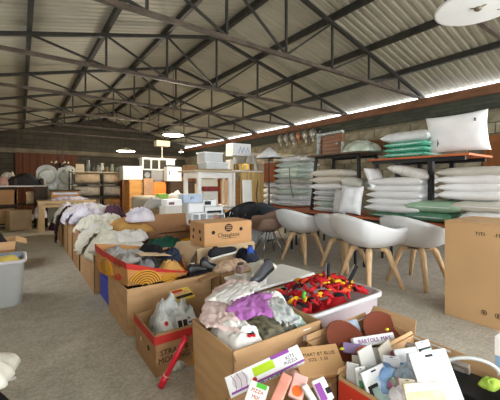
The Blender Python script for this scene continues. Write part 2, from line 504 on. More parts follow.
def shoe(label, loc, rz, mat, sole, L=.29, ankle=.0, rot=None, group=None, lace=None):
    o = thing('shoe', label, 'shoe', loc, rz, group, rot)
    v, f = [], []
    n, ns = 13, 14
    prof = [(0, .030, .055), (.04, .036, .075), (.12, .038, .080), (.25, .037, .078), (.38, .036, .070), (.50, .038, .060), (.62, .042, .050), (.75, .046, .044), (.86, .044, .038), (.94, .034, .030), (1, .012, .016)]
    for t, w, h in prof:
        if t < .33: h = h + ankle
        for k in range(ns):
            a = math.pi * k / (ns - 1)
            c, s = math.cos(a), math.sin(a)
            v.append((t*L, w * (abs(c) ** .7) * (1 if c > 0 else -1), .018 + h * max(s, 0) ** .8))
    m = len(prof)
    for i in range(m - 1):
        for k in range(ns - 1): f.append((i*ns+k, i*ns+k+1, (i+1)*ns+k+1, (i+1)*ns+k))
        f.append((i*ns, (i+1)*ns, (i+1)*ns+ns-1, i*ns+ns-1))
    f.append(tuple(range(ns))); f.append(tuple(range((m-1)*ns, m*ns)))
    MB().add(v, f).build('upper', mat, o, smooth=True)
    out = [(t*L, w + .006) for t, w, h in prof]; out = out + [(x, -y) for x, y in reversed(out)]
    MB().prism(out, 0, .02).build('sole', sole, o)
    MB().lathe([(.0, .012), (.024, .014), (.026, .0)], 12, (.20*L, 0, .018 + .078 + ankle - .004), 1.25, 1).build('opening', m_black, o)
    if lace:
        for k in range(3): MB().bar((L*(.42 + .08*k), -.028, .085 - .010*k), (L*(.42 + .08*k), .028, .085 - .010*k), .008, .006).build('lace', lace, o)
    return o

def swoosh(pts, w, mat, parent, th=.001):
    """flat printed stroke along 3d points"""
    return MB().tube(pts, w, 5).build('print', mat, parent)

# ================================================================ fabrics
f_white = M('white_cotton', '#dcdad6', .9, .07, 3, .25, 25)
f_white2 = M('ivory_cotton', '#d9d6c8', .9, .08, 3, .25, 25)
f_lav = M('lavender_white', '#c9c2d2', .9, .12, 4, .25, 25, col2='#e0dce4')
f_tan = M('mustard_cloth', '#b98d4e', .9, .15, 4, .25, 25)
f_green = M('dark_green_cloth', '#123f33', .85, .25, 5, .2, 25, col2='#1f5c49')
f_black = M('black_cloth', '#17161a', .9, .3, 5, .2, 30)
f_pur = M('purple_mesh', '#a45fa6', .8, .12, 8, .3, 80, col2='#bb7fc0')
f_pink = M('pale_pink_cotton', '#dcc4c0', .9, .07, 4, .2, 25)
f_grey = M('grey_cloth', '#7d7c7e', .9, .15, 5, .25, 25)
f_plum = M('plum_cloth', '#4a2b3c', .9, .25, 6, .2, 25)
f_floral = M('dark_floral', '#20241d', .55, .3, 28, .5, 30, col2='#77705a', spec=.5)
f_mint = M('mint_plastic', '#a9c4b8', .35, .12, 6, .3, 20, col2='#cbdad2', spec=.6)
f_clear = M('crinkled_plastic', '#a4aaa8', .25, .25, 14, .8, 18, col2='#d5d9d8', spec=.8)
f_red = M('red_cloth', '#b2161f', .75, .25, 8, .3, 30)
f_yel = M('yellow_cloth', '#e0a91c', .75, .2, 8, .2, 30)
f_lime = M('lime_green', '#58b83a', .6, .12, 8)
f_plaid = M('plaid_beige', '#b08c74', .9, .3, 30, .2, 30, col2='#d8c2a8')
f_blue = M('blue_cloth', '#2b4a9c', .8, .25, 6, .2, 25)
f_navy = M('navy_cloth', '#222838', .85, .3, 6, .2, 25)
f_bin = M('clear_bin', '#c9bfc4', .3, .05, 3, alpha=.55, spec=.6)
f_binw = M('clear_bin_white', '#c4c6c2', .3, .05, 3, alpha=.6, spec=.6)
m_redband = M('red_print', '#b5302a', .7, .15, 6)
m_yelprint = M('yellow_print', '#c78f2a', .75, .12, 6)
m_magenta = M('magenta_print', '#8d4a9a', .6, .1)
m_limelab = M('lime_sticker', '#b6d829', .6, .08)
m_teal = M('teal_fabric', '#2f9a7e', .85, .15, 30, .2, 60, col2='#7cc4ae')

# ================================================================ foreground boxes
# --- big box in the middle
B1 = carton('cardboard_box', 'large open cardboard box of white and purple clothing, front middle', .816, 1.42, 1.273, 1.72, 0, .45, {'+x': (.10, 150), '-y': (.05, 172)}, taper=.05)
ptag = MB().box(-.001, .001, -.03, .03, -.03, .03).build('label_sticker', m_wplastic, B1, loc=(.19, -.226, .40), rot=(0, 0, math.pi/2))
blob('crumpled_cotton', 'crumpled white bedding filling the bottom of the large middle box', 'bedding', (1.12, 1.5, .10), .55, .40, .33, f_white2, 3, sq=.95, fold=.4)
blob('white_shirt', 'crumpled white shirt with striped cuff at left of large middle box', 'shirt', (.965, 1.46, .36), .26, .34, .15, f_white, 11, fold=.9, ns=80, nr=26)
drape('pink_sheet', 'pale pink sheet hanging out of the back of the large middle box', 'sheet', [(1.35, 1.98, .50), (1.18, 1.86, .49), (1.02, 1.74, .475), (.93, 1.60, .47), (.88, 1.45, .46)], .24, (-.55, .8, 0), f_pink, 4, rip=.010)
drape('purple_net', 'purple net fabric spread in the large middle box', 'fabric', [(1.26, 1.76, .475), (1.20, 1.64, .50), (1.13, 1.52, .485), (1.08, 1.44, .44)], .27, (.9, -.35, 0), f_pur, 21, rip=.012, ragged=.2)
fp = link('floral_fabric_pack', pillow_mesh('floral_fabric_pack', .27, .19, .06, f_floral, 15, pinch=.02, wrinkle=.012), None, (1.15, 1.415, .41), (math.radians(16), 0, math.radians(6)))
tag(fp, 'dark floral fabric in clear plastic wrapping in the large middle box', 'fabric')
drape('clear_film', 'crumpled clear plastic film between purple net and floral fabric', 'plastic film', [(1.36, 1.64, .46), (1.28, 1.52, .49), (1.26, 1.42, .47), (1.24, 1.34, .43)], .14, (.9, -.2, 0), f_clear, 33, rip=.014)
blob('mint_plastic_bag', 'mint green plastic bag at right corner of the large middle box', 'bag', (1.34, 1.42, .34), .14, .22, .12, f_mint, 18, fold=1.0)
capo = thing('cap', 'white and black cap beside the red scarves', 'cap', (1.37, 1.63, .45), .4)
link('crown', blob_mesh('crown', .15, .13, .09, f_white, 2, fold=.1), capo)
MB().prism([(.05, -.06), (.12, -.05), (.14, 0), (.12, .05), (.05, .06)], .008, .02).build('brim', f_black, capo)
cuff = blob('striped_sock', 'striped red black and white sock on white shirt', 'sock', (.98, 1.37, .43), .06, .11, .045, f_white, 6, rz=-.3, fold=.2)
for k, mm in enumerate((f_red, f_black, M('teal_stripe', '#3d7a68', .8, .1), f_red)):
    MB().box(-.022, .022, -.003, .003, .010, .034).build('stripe', mm, cuff, loc=(0, -.030 + .016 * k, 0))

# --- small red-topped crate box at the left
B2 = carton('red_trimmed_box', 'small brown box with red printed rim holding wrapped glassware', .69, 1.10, 2.0, 2.45, 0, .27, {'-y': (.02, 10), '-x': (.02, 10)}, mat=m_card2, taper=.06)
for (n, x0, x1, y0, y1) in (('f', -.205, .205, -.2275, -.2255), ('l', -.2075, -.2055, -.225, .225)):
    MB().box(x0, x1, y0, y1, .215, .268).build('red_rim_print', m_redband, B2)
text('STRAWB', .05, m_ink, B2, (-.07, -.2225, .150), (math.radians(87), 0, 0))
text('MORANG', .05, m_ink, B2, (-.07, -.220, .098), (math.radians(87), 0, 0))
for k, y in enumerate((-.10, .06)):
    MB().lathe([(.0, 0), (.018, .001), (.018, .003), (0, .004)], 12).build('hand_hole', m_ink if k == 0 else m_card3, B2, loc=(-.2030, y, .15), rot=(0, -math.pi/2, 0))
MB().box(.06, .19, -.2200, -.2180, .01, .09).build('yellow_print', m_yelprint, B2)
blob('bubble_wrap_bundle', 'crumpled clear plastic bundle in the red-rimmed box', 'packaging', (.92, 2.27, .10), .34, .30, .27, f_clear, 31, fold=1.3, sq=.8, ns=80, nr=26)
yp = pack('yellow_packet', 'yellow printed packet on top of the clear plastic bundle', 'packet', (1.03, 2.36, .36), .17, .12, .025, M('yellow_pack', '#cdb04a', .5, .2, 18), rot=(math.radians(22), 0, math.radians(10)))
strip(yp, -.075, .075, -.05, -.02, .0252, .0262, m_ink)
strip(yp, -.075, .02, .02, .048, .0252, .0262, m_redband)
for k in range(4):
    MB().lathe([(0, 0), (.012, .001), (.012, .002), (0, .003)], 10).build('print', M('pink_print', '#c28a96', .6), yp, loc=(-.05 + .035*k, .0, .0252))
for k, (x, y, rz, cc) in enumerate(((.84, 2.08, .3, '#d9d6d2'), (.93, 2.07, -.1, '#c8c5c4'), (1.02, 2.09, .15, '#d4d2d0'))):
    cd = pack('printed_card_pack', ('white card pack with red dot, leftmost in the red-rimmed box', 'white card pack with dark printed squares in the red-rimmed box', 'grey striped card pack at the right of the red-rimmed box')[k], 'packet', (x, y, .17), .085, .012, .15, M('card_%d' % k, cc, .6, .06), rz=rz, rot=(math.radians(-35), 0, rz))
    if k == 0: MB().lathe([(0,0),(.016,.001),(.016,.003),(0,.003)], 12).build('print', m_redband, cd, loc=(0, -.0062, .12), rot=(math.pi/2, 0, 0))
    if k == 1:
        for q in range(2): strip(cd, -.035 + .038*q, -.005 + .038*q, -.0075, -.0062, .06, .12, m_ink)
    if k == 2:
        for q in range(4): strip(cd, -.038, .038, -.0075, -.0062, .02 + .03*q, .032 + .03*q, M('grey_ink', '#5a5a60', .7))
blob('folded_newspaper', 'crumpled newspaper at the bottom of the red-rimmed box', 'newspaper', (.895, 2.2, .01), .34, .36, .17, M('newsprint', '#b9b6ae', .9, .3, 40), 8, sq=.9)

# --- red pole
pole = thing('red_pole', 'red plastic wrapped pole leaning on the large middle box', 'pole', (0, 0, 0))
pa, pb = G(161, 386, .022), Vector((.80, 1.74, .345))
pb = P(186, 337, 1.93)
MB().tube([pa, pb], .017, 10).build('shaft', M('red_plastic', '#c4152c', .35, .08, spec=.5), pole, smooth=True)
pd = (pb - pa).normalized()
MB().tube([pa - pd*.002, pa + pd*.07], .022, 10).build('grip', M('red_plastic', '#c4152c'), pole, smooth=True)
MB().tube([pa + pd*.07, pa + pd*.076], .0205, 10).build('ring', M('pale_ring', '#d8a8a0', .5), pole, smooth=True)

# --- long box behind, with the printed tub box on it
B3 = carton('cardboard_box', 'long low open cardboard box under the yellow printed box', .69, 1.47, 2.67, 3.35, 0, .39, {'-y': (.03, 172), '+x': (.10, 120)}, taper=.03)
blob('dark_clothes', 'dark clothing filling the long low cardboard box', 'clothing', (1.08, 3.0, .03), .70, .60, .34, f_navy, 41, sq=.9)
# printed tub box with a red rim, yellow swirls
tbx = thing('printed_box', 'carton with red rim and yellow swirl print, full of clothes', 'box', (.69, 2.7, .40))
def tub():
    # rim outline (x, y, z) relative, going round; front edge dips to the right
    A = Vector((-.10, .74, .25)); Bp = Vector((.01, .0, .195)); Cc = Vector((.56, .02, .035)); Dd = Vector((.64, .60, .14))
    return A, Bp, Cc, Dd
A_, B_, Cc_, D_ = tub()
m_prt = M('kraft_orange', '#b9854e', .8, .1, 4)
def tub_face(p, q, bulge, nrm, n=10):
    out = []
    for i in range(n + 1):
        t = i / n
        c = p.lerp(q, t) + Vector(nrm) * bulge * math.sin(math.pi * t)
        out.append(c)
    return out
def tub_build(p, q, bulge, nrm):
    top = tub_face(p, q, bulge, nrm); n = len(top)
    nv = Vector(nrm)
    for (fa, fb, mt, nm, off) in ((0.0, 1.0, m_prt, 'side_panel', 0.0), (.74, 1.0, m_redband, 'red_rim_print', .003)):
        v = []
        for c in top:
            lo = Vector((c.x * .97 + .01, c.y * .97 + .01, .0))
            lo = lo - nv * bulge * .4
            a = lo.lerp(c, fa); b = lo.lerp(c, fb)
            v += [a + nv*off, b + nv*(off) + Vector((0,0,.002 if off else 0)), a + nv*(off-.006), b + nv*(off-.006)]
        f = []
        for i in range(n - 1):
            o4 = i * 4
            f += [(o4, o4+4, o4+5, o4+1), (o4+2, o4+3, o4+7, o4+6), (o4+1, o4+5, o4+7, o4+3), (o4, o4+2, o4+6, o4+4)]
        f += [(0, 1, 3, 2), ((n-1)*4, (n-1)*4+2, (n-1)*4+3, (n-1)*4+1)]
        MB().add(v, f).build(nm, mt, tbx)
tub_build(A_, B_, .02, (-1, 0, 0)); tub_build(B_, Cc_, .05, (0, -1, 0)); tub_build(Cc_, D_, .02, (1, 0, 0)); tub_build(D_, A_, .02, (0, 1, 0))
MB().box(.03, .58, .05, .62, 0, .008).build('base_panel', m_prt, tbx)
for (cx, cz, r, nrm) in ((.42, .085, .10, 'l'), (.20, .05, .06, 'l')):
    pass
def arc_print(face, c, r0, n, mat, a0, a1, w):
    for k in range(n):
        r = r0 + k * .020
        pts = []
        for i in range(9):
            a = a0 + (a1 - a0) * i / 8
            p, q = c[0] + r * math.cos(a), c[1] + r * math.sin(a)
            if face == 'l':
                t = min(max(p / .74, 0), 1)
                pts.append((.01 - .11 * t - .016 * math.sin(math.pi * t) - .002, p, q))
            else:
                t = min(max((p - .01) / .55, 0), 1)
                pts.append((p, .010 - .05 * math.sin(math.pi * t) * .72 - .006, q))
        MB().tube(pts, w, 5).build('print', mat, tbx)
arc_print('l', (.40, .02), .03, 7, m_yelprint, .15, 2.95, .009)
arc_print('l', (.14, .02), .02, 3, m_redband, .2, 2.6, .005)
arc_print('l', (.16, .10), .05, 3, M('brown_ink', '#5a3a22', .7), .6, 2.4, .003)
arc_print('f', (.16, -.01), .03, 6, m_yelprint, .25, 2.75, .009)
arc_print('f', (.36, -.03), .03, 4, m_yelprint, .5, 2.6, .008)
arc_print('f', (.17, -.01), .04, 4, M('brown_ink', ''), .5, 2.4, .0035)
arc_print('l', (.40, .02), .04, 6, M('brown_ink', ''), .15, 2.95, .006)
arc_print('f', (.16, -.01), .04, 5, M('brown_ink', ''), .25, 2.75, .006)
pack('cardboard_sheet', 'loose cardboard strip lying on the clothes in the yellow printed box', 'cardboard', (1.02, 2.98, .575), .34, .10, .006, m_card3, rot=(math.radians(8), math.radians(10), .25))
tag(pack('blue_crate', 'blue plastic crate wedged between the cardboard boxes', 'crate', (1.02, 3.64, 0), .60, .46, .24, M('blue_plastic', '#2b3fb4', .4, .08), bevel=.01))
blob('orange_cloth', 'orange cloth bundle at right in the yellow printed box', 'cloth', (1.16, 2.86, .40), .22, .22, .10, M('orange_cloth', '#c07a32', .85, .25, 7, .2), 51, fold=.8)
blob('grey_shirt', 'light grey shirt at back of the yellow printed box', 'shirt', (.86, 3.22, .46), .40, .34, .15, M('lgrey', '#a7a6a4', .9, .15, 5, .2), 52, fold=.8)
blob('black_garment', 'black garment with white pattern in the yellow printed box', 'garment', (.98, 2.96, .42), .44, .30, .15, M('black_print', '#181818', .9, .2, 12, .2, col2='#4b4a48'), 53, fold=.7)
for k, (x, y, z, sx, sy, h, mt, lab) in enumerate((
    (.80, 3.02, .53, .24, .20, .07, M('stone_cloth', '#8f8b84', .9, .2, 6, .2), 'stone grey shirt at the left in the yellow printed box'),
    (.90, 2.84, .50, .22, .14, .06, f_grey, 'grey garment at the front left of the yellow printed box'),
    (1.06, 3.16, .54, .30, .14, .09, f_black, 'black sleeve across the back of the yellow printed box'),
    (1.10, 2.78, .46, .20, .12, .08, f_tan, 'tan sleeve at the front of the yellow printed box'),
    (1.22, 3.06, .48, .20, .20, .10, f_navy, 'navy sleeve at the right of the yellow printed box'),
    (.76, 3.30, .55, .22, .18, .07, M('lgrey', ''), 'cream sleeve at the back left corner of the yellow printed box'))):
    blob('garment', lab, 'garment', (x, y, z), sx, sy, h, mt, 500 + k, rz=k, fold=1.5)
pack('cardboard_sheet', 'loose cardboard sheet behind the yellow printed box', 'cardboard', (1.22, 3.36, .50), .42, .22, .008, m_card3, rot=(math.radians(12), math.radians(4), .2))
shoe('black leather shoe lying on the rim of the long low box', (1.25, 2.74, .39), math.radians(8), M('black_leather', '#151416', .4, .2, spec=.5), m_black, .27)
shoe('black ankle boot standing beside the black leather shoe', (1.40, 2.78, .39), math.radians(-20), M('black_leather', '#151416'), m_black, .25, ankle=.035)

# --- shoes box, banana box on it
B4 = carton('cardboard_box', 'cardboard box overflowing with shoes and plaid cloth', 1.50, 2.12, 2.56, 3.05, 0, .40, {'-y': (.12, 165), '-x': (.18, 100)})
blob('folded_jeans', 'folded dark jeans under the shoes in the shoe box', 'trousers', (1.81, 2.8, .03), .54, .42, .35, f_navy, 61, sq=.95, fold=.25)
B4b = carton('cardboard_box', 'tall pale cardboard box supporting the printed fruit box', 1.52, 2.30, 3.10, 3.62, 0, .545, {'-x': (.2, 150)}, mat=m_card3)
MB().box(-.385, .385, -.255, .255, .534, .543).build('lid_panel', m_card3, B4b)
bb = thing('fruit_box', 'brown fruit box with round logo and lettering on the box stack', 'box', (1.935, 3.29, .546), math.radians(-2))
MB().box(-.305, .305, -.19, .19, 0, .245).build('body', M('cardboard_orange', '#b88c5e', .85, .08, 3), bb, bevel=.004)
MB().box(-.309, .309, -.194, .194, .03, .262).build('lid', M('cardboard_orange2', '#bc9063', .85, .08, 3), bb, bevel=.004)
for p, rot in (((-.20, -.195, .155), (math.pi/2, 0, 0)), ((.16, -.195, .17), (math.pi/2, 0, 0)), ((-.31, -.08, .16), (0, -math.pi/2, 0)), ((-.31, .09, .16), (0, -math.pi/2, 0)), ((-.31, -.10, .08), (0, -math.pi/2, 0)), ((-.31, .10, .08), (0, -math.pi/2, 0))):
    MB().lathe([(0, 0), (.022, 0), (.022, .002), (0, .002)], 14).build('hand_hole', m_ink, bb, loc=p, rot=rot)
MB().lathe([(0, 0), (.045, 0), (.045, .002), (0, .002)], 20, sx=1.15).build('logo', m_ink, bb, loc=(-.005, -.1945, .195), rot=(math.pi/2, 0, 0))
for q in range(3): MB().box(-.035, .035, -.0025, 0, -.003, .004).build('logo_line', M('cardboard_orange2', ''), bb, loc=(-.005, -.196, .175 + .02*q))
text('Chasgiana', .072, m_ink, bb, (-.005, -.1955, .115), (math.pi/2, 0, 0))
MB().box(-.10, .10, -.0015, 0, 0, .004).build('logo_line', m_ink, bb, loc=(0, -.195, .075))
wsole = M('white_rubber', '#d8d6d0', .6, .05)
shoe('black sneaker with white sole in front of the fruit box', (1.58, 2.93, .47), math.radians(20), M('black_canvas', '#1d1f22', .8, .2, 10), wsole, .36, rot=(math.radians(14), math.radians(-5), math.radians(6)))
blob('plaid_shirt', 'beige plaid shirt spread on the shoe box', 'shirt', (1.70, 2.70, .40), .42, .26, .10, f_plaid, 62, rz=.05, fold=.6, ff=7)
blob('white_trainer_bag', 'crumpled white plastic bag left of the black sneaker', 'bag', (1.53, 2.84, .38), .12, .22, .09, f_clear, 63, fold=.9, ff=8)
blob('navy_jacket', 'navy jacket at the right back of the shoe box', 'jacket', (2.06, 2.92, .385), .20, .28, .14, f_navy, 64, fold=.9)
shoe('blue sports shoe on the navy jacket', (2.02, 2.80, .47), math.radians(70), M('blue_mesh', '#2f55b0', .6, .2), m_black, .20, rot=(0, math.radians(10), math.radians(60)))
# stool box with a white board and the grey boot
B5 = carton('cardboard_box', 'small cardboard box under the white board by the shoe box', 1.50, 2.08, 1.98, 2.50, 0, .40, {}, mat=m_card)
wb = pack('white_board', 'white painted board lying across a box behind the scarves', 'board', (1.82, 2.22, .404), .72, .42, .022, m_white, rz=math.radians(4))
blob('white_pillowcase', 'white pillowcase sliding down from the shoe box', 'pillowcase', (1.84, 2.40, .43), .36, .22, .10, f_white2, 66, fold=.4, rz=.3)
gb = shoe('dark grey rubber boot lying on the white board', (1.84, 2.24, .47), math.radians(38), M('grey_rubber', '#4b4e54', .4, .15, spec=.5), m_black,   .46, ankle=.0, rot=(math.radians(8), math.radians(0), math.radians(214)))
shoe('brown and purple children shoe on the white pillowcase', (1.50, 2.26, .46), math.radians(20), M('brown_purple', '#6c5560', .7, .4, 20, col2='#a08a5a'), wsole, .15)
drape('white_sheet', 'white sheet spilling from the white board toward the large middle box', 'sheet', [(1.62, 2.16, .47), (1.46, 2.02, .46), (1.32, 1.90, .50), (1.18, 1.78, .52), (1.02, 1.74, .49)], .22, (.5, -.75, 0), f_white, 9, rip=.010)

# --- clear bin of red scarves
def bin_open(name, label, x0, x1, y0, y1, z0, h, mat, taper=.06):
    o = thing(name, label, 'storage bin', ((x0+x1)/2, (y0+y1)/2, z0))
    a, b = (x1-x0)/2, (y1-y0)/2
    def ring(a, b, z, r=.07, n=5):
        pts = []
        for cx, cy, s in ((a-r, b-r, 0), (-a+r, b-r, 1), (-a+r, -b+r, 2), (a-r, -b+r, 3)):
            for i in range(n + 1):
                an = (s + i/n) * math.pi/2
                pts.append((cx + r*math.cos(an), cy + r*math.sin(an), z))
        return pts
    k = 1 - taper
    rings = [ring(a*k, b*k, 0), ring(a, b, h), ring(a-.008, b-.008, h), ring(a*k-.008, b*k-.008, .008)]
    n = len(rings[0]); v = sum(rings, []); f = []
    for i in range(3):
        for j in range(n): f.append((i*n+j, i*n+(j+1)%n, (i+1)*n+(j+1)%n, (i+1)*n+j))
    f.append(tuple(range(n))); f.append(tuple(3*n+j for j in range(n)))
    MB().add(v, f).build('tub', mat, o, smooth=False)
    rr = [ring(a+.018, b+.018, h-.03), ring(a+.02, b+.02, h), ring(a-.002, b-.002, h+.004), ring(a-.002, b-.002, h-.004), ring(a+.014, b+.014, h-.008), ring(a+.013, b+.013, h-.03)]
    v = sum(rr, []); f = []
    for i in range(6):
        for j in range(n): f.append((i*n+j, i*n+(j+1)%n, ((i+1)%6)*n+(j+1)%n, ((i+1)%6)*n+j))
    MB().add(v, f).build('rim', M('bin_rim', '#d4d0d2', .35, .04, alpha=.85), o, smooth=True)
    return o
bin_open('storage_bin', 'large translucent plastic bin of red and yellow scarves', 1.45, 2.25, 1.40, 1.90, 0, .42, f_bin)
blob('red_scarf_heap', 'heap of red scarves filling the translucent bin', 'scarf', (1.85, 1.65, .02), .70, .42, .46, f_red, 71, sq=.95, fold=.3)
rnd = random.Random(12)
sc_kinds = [(f_red, 'red', 120), (f_yel, 'yellow', 28), (f_black, 'black', 22), (f_lime, 'lime green', 3), (M('orange_red', '#cf4a20', .75, .2, 8), 'orange red', 14)]
for mt, cn, cnt in sc_kinds:
    kinds = [blob_mesh('scarf', .12, .035, .03, mt, 80 + q, fold=1.2, ns=20, nr=6, sq=.2) for q in range(3)]
    for k in range(cnt):
        x, y = rnd.uniform(-.33, .33), rnd.uniform(-.18, .18)
        dome = (1 - (x/.42)**2) * (1 - (y/.26)**2)
        o = link('scarf', rnd.choice(kinds), None, (1.85 + x, 1.65 + y, .365 + .155 * dome + rnd.uniform(-.02, .015)), (rnd.uniform(-.6, .6), rnd.uniform(-.6, .6), rnd.uniform(0, 6.28)))
        o.scale = [rnd.uniform(.55, .95)] * 3
        tag(o, f'{cn} crumpled scarf in the heap in the translucent bin', 'scarf', f'{cn} scarves in the bin')
for k, (px, py, ln, rz, ry) in enumerate(((328, 278, .16, .2, -1.2), (347, 279, .17, -.4, -.75))):
    p = P(px, py, 2.45)
    o = thing('folding_fan', ('upright black folded fan in the red scarves', 'slanted black folded fan in the red scarves')[k], 'fan', p - Vector((0, 0, .05)), 0, rot=(0, ry + math.pi/2 - .3, rz))
    for q in range(3): MB().box(-.014, .014, -.004 + .007*q, .001 + .007*q, -.03, ln).build('rib', f_black if q < 2 else f_clear, o)

# --- box with brown plates, and the right box of packets
B6 = carton('cardboard_box', 'cardboard box with brown ceramic bowls behind the packet box', 1.24, 1.79, .915, 1.21, 0, .40, {'+x': (.08, 35), '+y': (.03, 20)})
def bowl(label, px, py, t, r, rx, rz):
    o = thing('brown_bowl', label, 'bowl', P(px, py, t), 0, rot=(rx, 0, rz), group='brown bowls')
    mb = M('brown_ceramic', '#8d4a30', .35, .15, 4, spec=.5)
    MB().lathe([(.02, -.06), (r*.5, -.055), (r*.85, -.03), (r, 0), (r*.97, 0), (r*.8, -.025), (r*.4, -.045), (.01, -.048)], 24).build('body', mb, o, smooth=True)
    MB().lathe([(r*.99, -.004), (r*1.02, -.001), (r*1.0, .003), (r*.96, .001)], 24).build('rim', M('bowl_rim', '#6d3522', .35, .1), o, smooth=True)
    return o
bowl('brown ceramic bowl tilted at the back right of its box', 384, 331, 1.86, .12, math.radians(40), -.5)
bowl('brown ceramic bowl beside the small lettered carton', 347, 341, 1.74, .12, math.radians(38), -.2)
for k, (px, py, t, w, h, rz, mt, lab) in enumerate((
    (375, 338, 1.74, .26, .05, -.35, m_wplastic, 'long white packet with lettering lying before the brown bowl'),
    (357, 347, 1.66, .14, .05, -.9, M('lilac_pack', '#9c86b8', .5, .1), 'lilac packet crossing the long white packet'),
    (351, 327, 1.86, .14, .07, -.2, M('bluegrey_pack', '#8f9aa8', .5, .15, 12), 'blue grey packet between the two brown bowls'))):
    o = pack('packet', lab, 'packet', P(px, py, t) - Vector((0, 0, .04)), w, .03, h, mt, rot=(math.radians(-35), 0, rz))
    if k == 0:
        text('BARTOLS  MAX', .03, M('magenta_print', ''), o, (0, -.0165, .025), (math.pi/2, 0, 0))
for k, (px, py, t) in enumerate(((387, 329.5, 1.72), (342, 349, 1.5))):
    o = blob('price_tag', ('small yellow tag on the brown bowl at the back', 'small yellow tag at the right of the lettered carton', 'small yellow tag on top of the lettered carton')[k], 'tag', P(px, py, t), .025, .018, .008, M('yellow_tag', '#d6d23c', .6), 5 + k, ns=12, nr=4)
blob('orange_toy', 'small orange plastic wrap beside the brown bowl', 'wrap', P(362, 349, 1.62) - Vector((0, 0, .02)), .07, .05, .04, M('bright_orange', '#dd6a2c', .5, .1), 9, ns=20, nr=6)
blob('packing_paper', 'brown packing paper filling the bowl box', 'paper', (1.50, 1.06, .02), .46, .24, .28, m_card3, 37, sq=.95)

B7 = carton('cardboard_box', 'wide open cardboard box of retail packets at the right front', 1.11, 1.75, .36, .90, 0, .42, {'+x': (.10, 160), '+y': (.02, 15)}, mat=m_card)
MB().box(-.0015, 0, -.10, .10, -.03, .03).build('shipping_label', m_wplastic, B7, loc=(.320, .18, .385), rot=(0, math.radians(-18), 0))
MB().box(-.3225, -.3205, -.25, .26, .25, .405).build('red_print', M('bright_red_print', '#c23a26', .6, .1), B7)
text('PRODUTOS', .07, M('pale_print', '#e0a890', .6), B7, (-.3228, .02, .33), (math.pi/2, 0, -math.pi/2))
blob('packing_paper', 'brown packing paper at the bottom of the packet box', 'paper', (1.43, .63, .02), .56, .46, .25, m_card3, 33, sq=.95)
def hangpack(label, px, py, t, w, h, rz, tilt, mat, kind=0, name='hanging_pack'):
    o = thing(name, label, 'packet', P(px, py, t), 0, rot=None)
    o.rotation_euler = (math.radians(tilt), 0, rz - YAW)
    # local: x width, z height, faces -y (toward the camera when rz = 0)
    MB().box(-w/2, w/2, 0, .008, -h/2, h/2).build('card', mat, o, bevel=.002)
    if kind in (1, 2):
        MB().box(-w*.10, w*.10, -.0012, 0, h*.40, h*.44).build('hang_slot', m_ink, o)
    if kind == 1:
        MB().box(-w*.46, w*.46, -.0012, 0, h*.33, h*.335).build('print', M('purple_line', '#55506e', .6), o)
        for q in range(7): MB().box(-w*.40, w*(.40 - .06*(q % 3)), -.0012, 0, h*(.24 - .08*q), h*(.245 - .08*q)).build('print', M('grey_line', '#a8a8b0', .6), o)
    if kind == 2:
        MB().box(-w*.30, w*.42, -.004, 0, -h*.48, h*.05).build('blister', M('blister', '#8fa59c', .3, .2, 12), o)
        MB().box(-w*.42, w*.42, -.0045, 0, h*.04, h*.12).build('print', m_ink, o)
        MB().box(-w*.42, -w*.32, -.0045, 0, -h*.3, h*.12).build('print', m_ink, o)
    if kind == 3:
        MB().box(-w*.45, w*.45, -.0012, 0, h*.22, h*.48).build('header', m_wplastic, o)
        MB().box(-w*.12, w*.12, -.002, 0, h*.34, h*.37).build('hang_slot', M('beige_slot', '#b8a882', .6), o)
    return o
m_cardw = M('card_white', '#c9c9c8', .5, .04)
hangpack('large white packet card with a dark hang slot in the right front box', 438, 382, 1.26, .18, .22, .25, -30, m_cardw, 1)
hangpack('white header pack with cream contents at the bottom edge of the packet box', 426, 397, 1.14, .15, .09, .12, -25, M('cream_pack', '#c7b98f', .7, .25, 30), 3)
hangpack('white blister card with black corner print at left of the packet box', 379, 387, 1.30, .14, .14, .55, -28, m_cardw, 2)
hangpack('small white card upright by the left wall of the packet box', 352, 377, 1.37, .05, .11, -.5, -12, m_cardw, 0)
hangpack('pale grey card leaning behind the blister card in the packet box', 369, 363, 1.42, .11, .13, .7, -18, M('card_grey', '#b9b7b0', .6, .08), 0)
hangpack('beige diamond card at the back wall of the packet box', 388, 358, 1.50, .13, .13, .8, -18, M('card_beige', '#a9a090', .6, .12), 0)
hangpack('white lettered card by the maroon pouch in the packet box', 408, 359, 1.47, .12, .09, .25, -25, m_cardw, 0)
for lab, px, py, t, sx, sy, h, mt, sd in (
    ('crumpled light blue pouch in the middle of the packet box', 385, 372, 1.36, .16, .12, .07, M('sky_pouch', '#8fb0d6', .35, .2, 14, .5, 20, col2='#5f86bd', spec=.6), 5),
    ('grey blue blister pouch right of the light blue pouch', 409, 372, 1.32, .14, .11, .06, M('steel_pouch', '#9aa9b8', .3, .25, 16, .5, 20, spec=.6), 6),
    ('maroon and white pouch at the back of the packet box', 398, 352, 1.54, .12, .06, .05, M('maroon_pouch', '#8d3350', .4, .3, 20, .3, 20, col2='#c7b0b8'), 7),
    ('small magenta green pouch in front of the light blue pouch', 396, 382, 1.27, .06, .06, .05, M('magenta_pouch', '#b8409a', .4, .3, 20, col2='#58b070'), 8),
    ('lime green tissue in the right of the packet box', 490, 381, 1.36, .11, .07, .025, M('lime_tissue', '#9cb846', .8, .25, 20, .4, 30), 10)):
    blob('pouch' if 'pouch' in lab else 'tissue', lab, 'pouch' if 'pouch' in lab else 'tissue', P(px, py, t) - Vector((0, 0, h * .6)), sx, sy, h, mt, sd, ns=30, nr=8, fold=.9, ff=10)

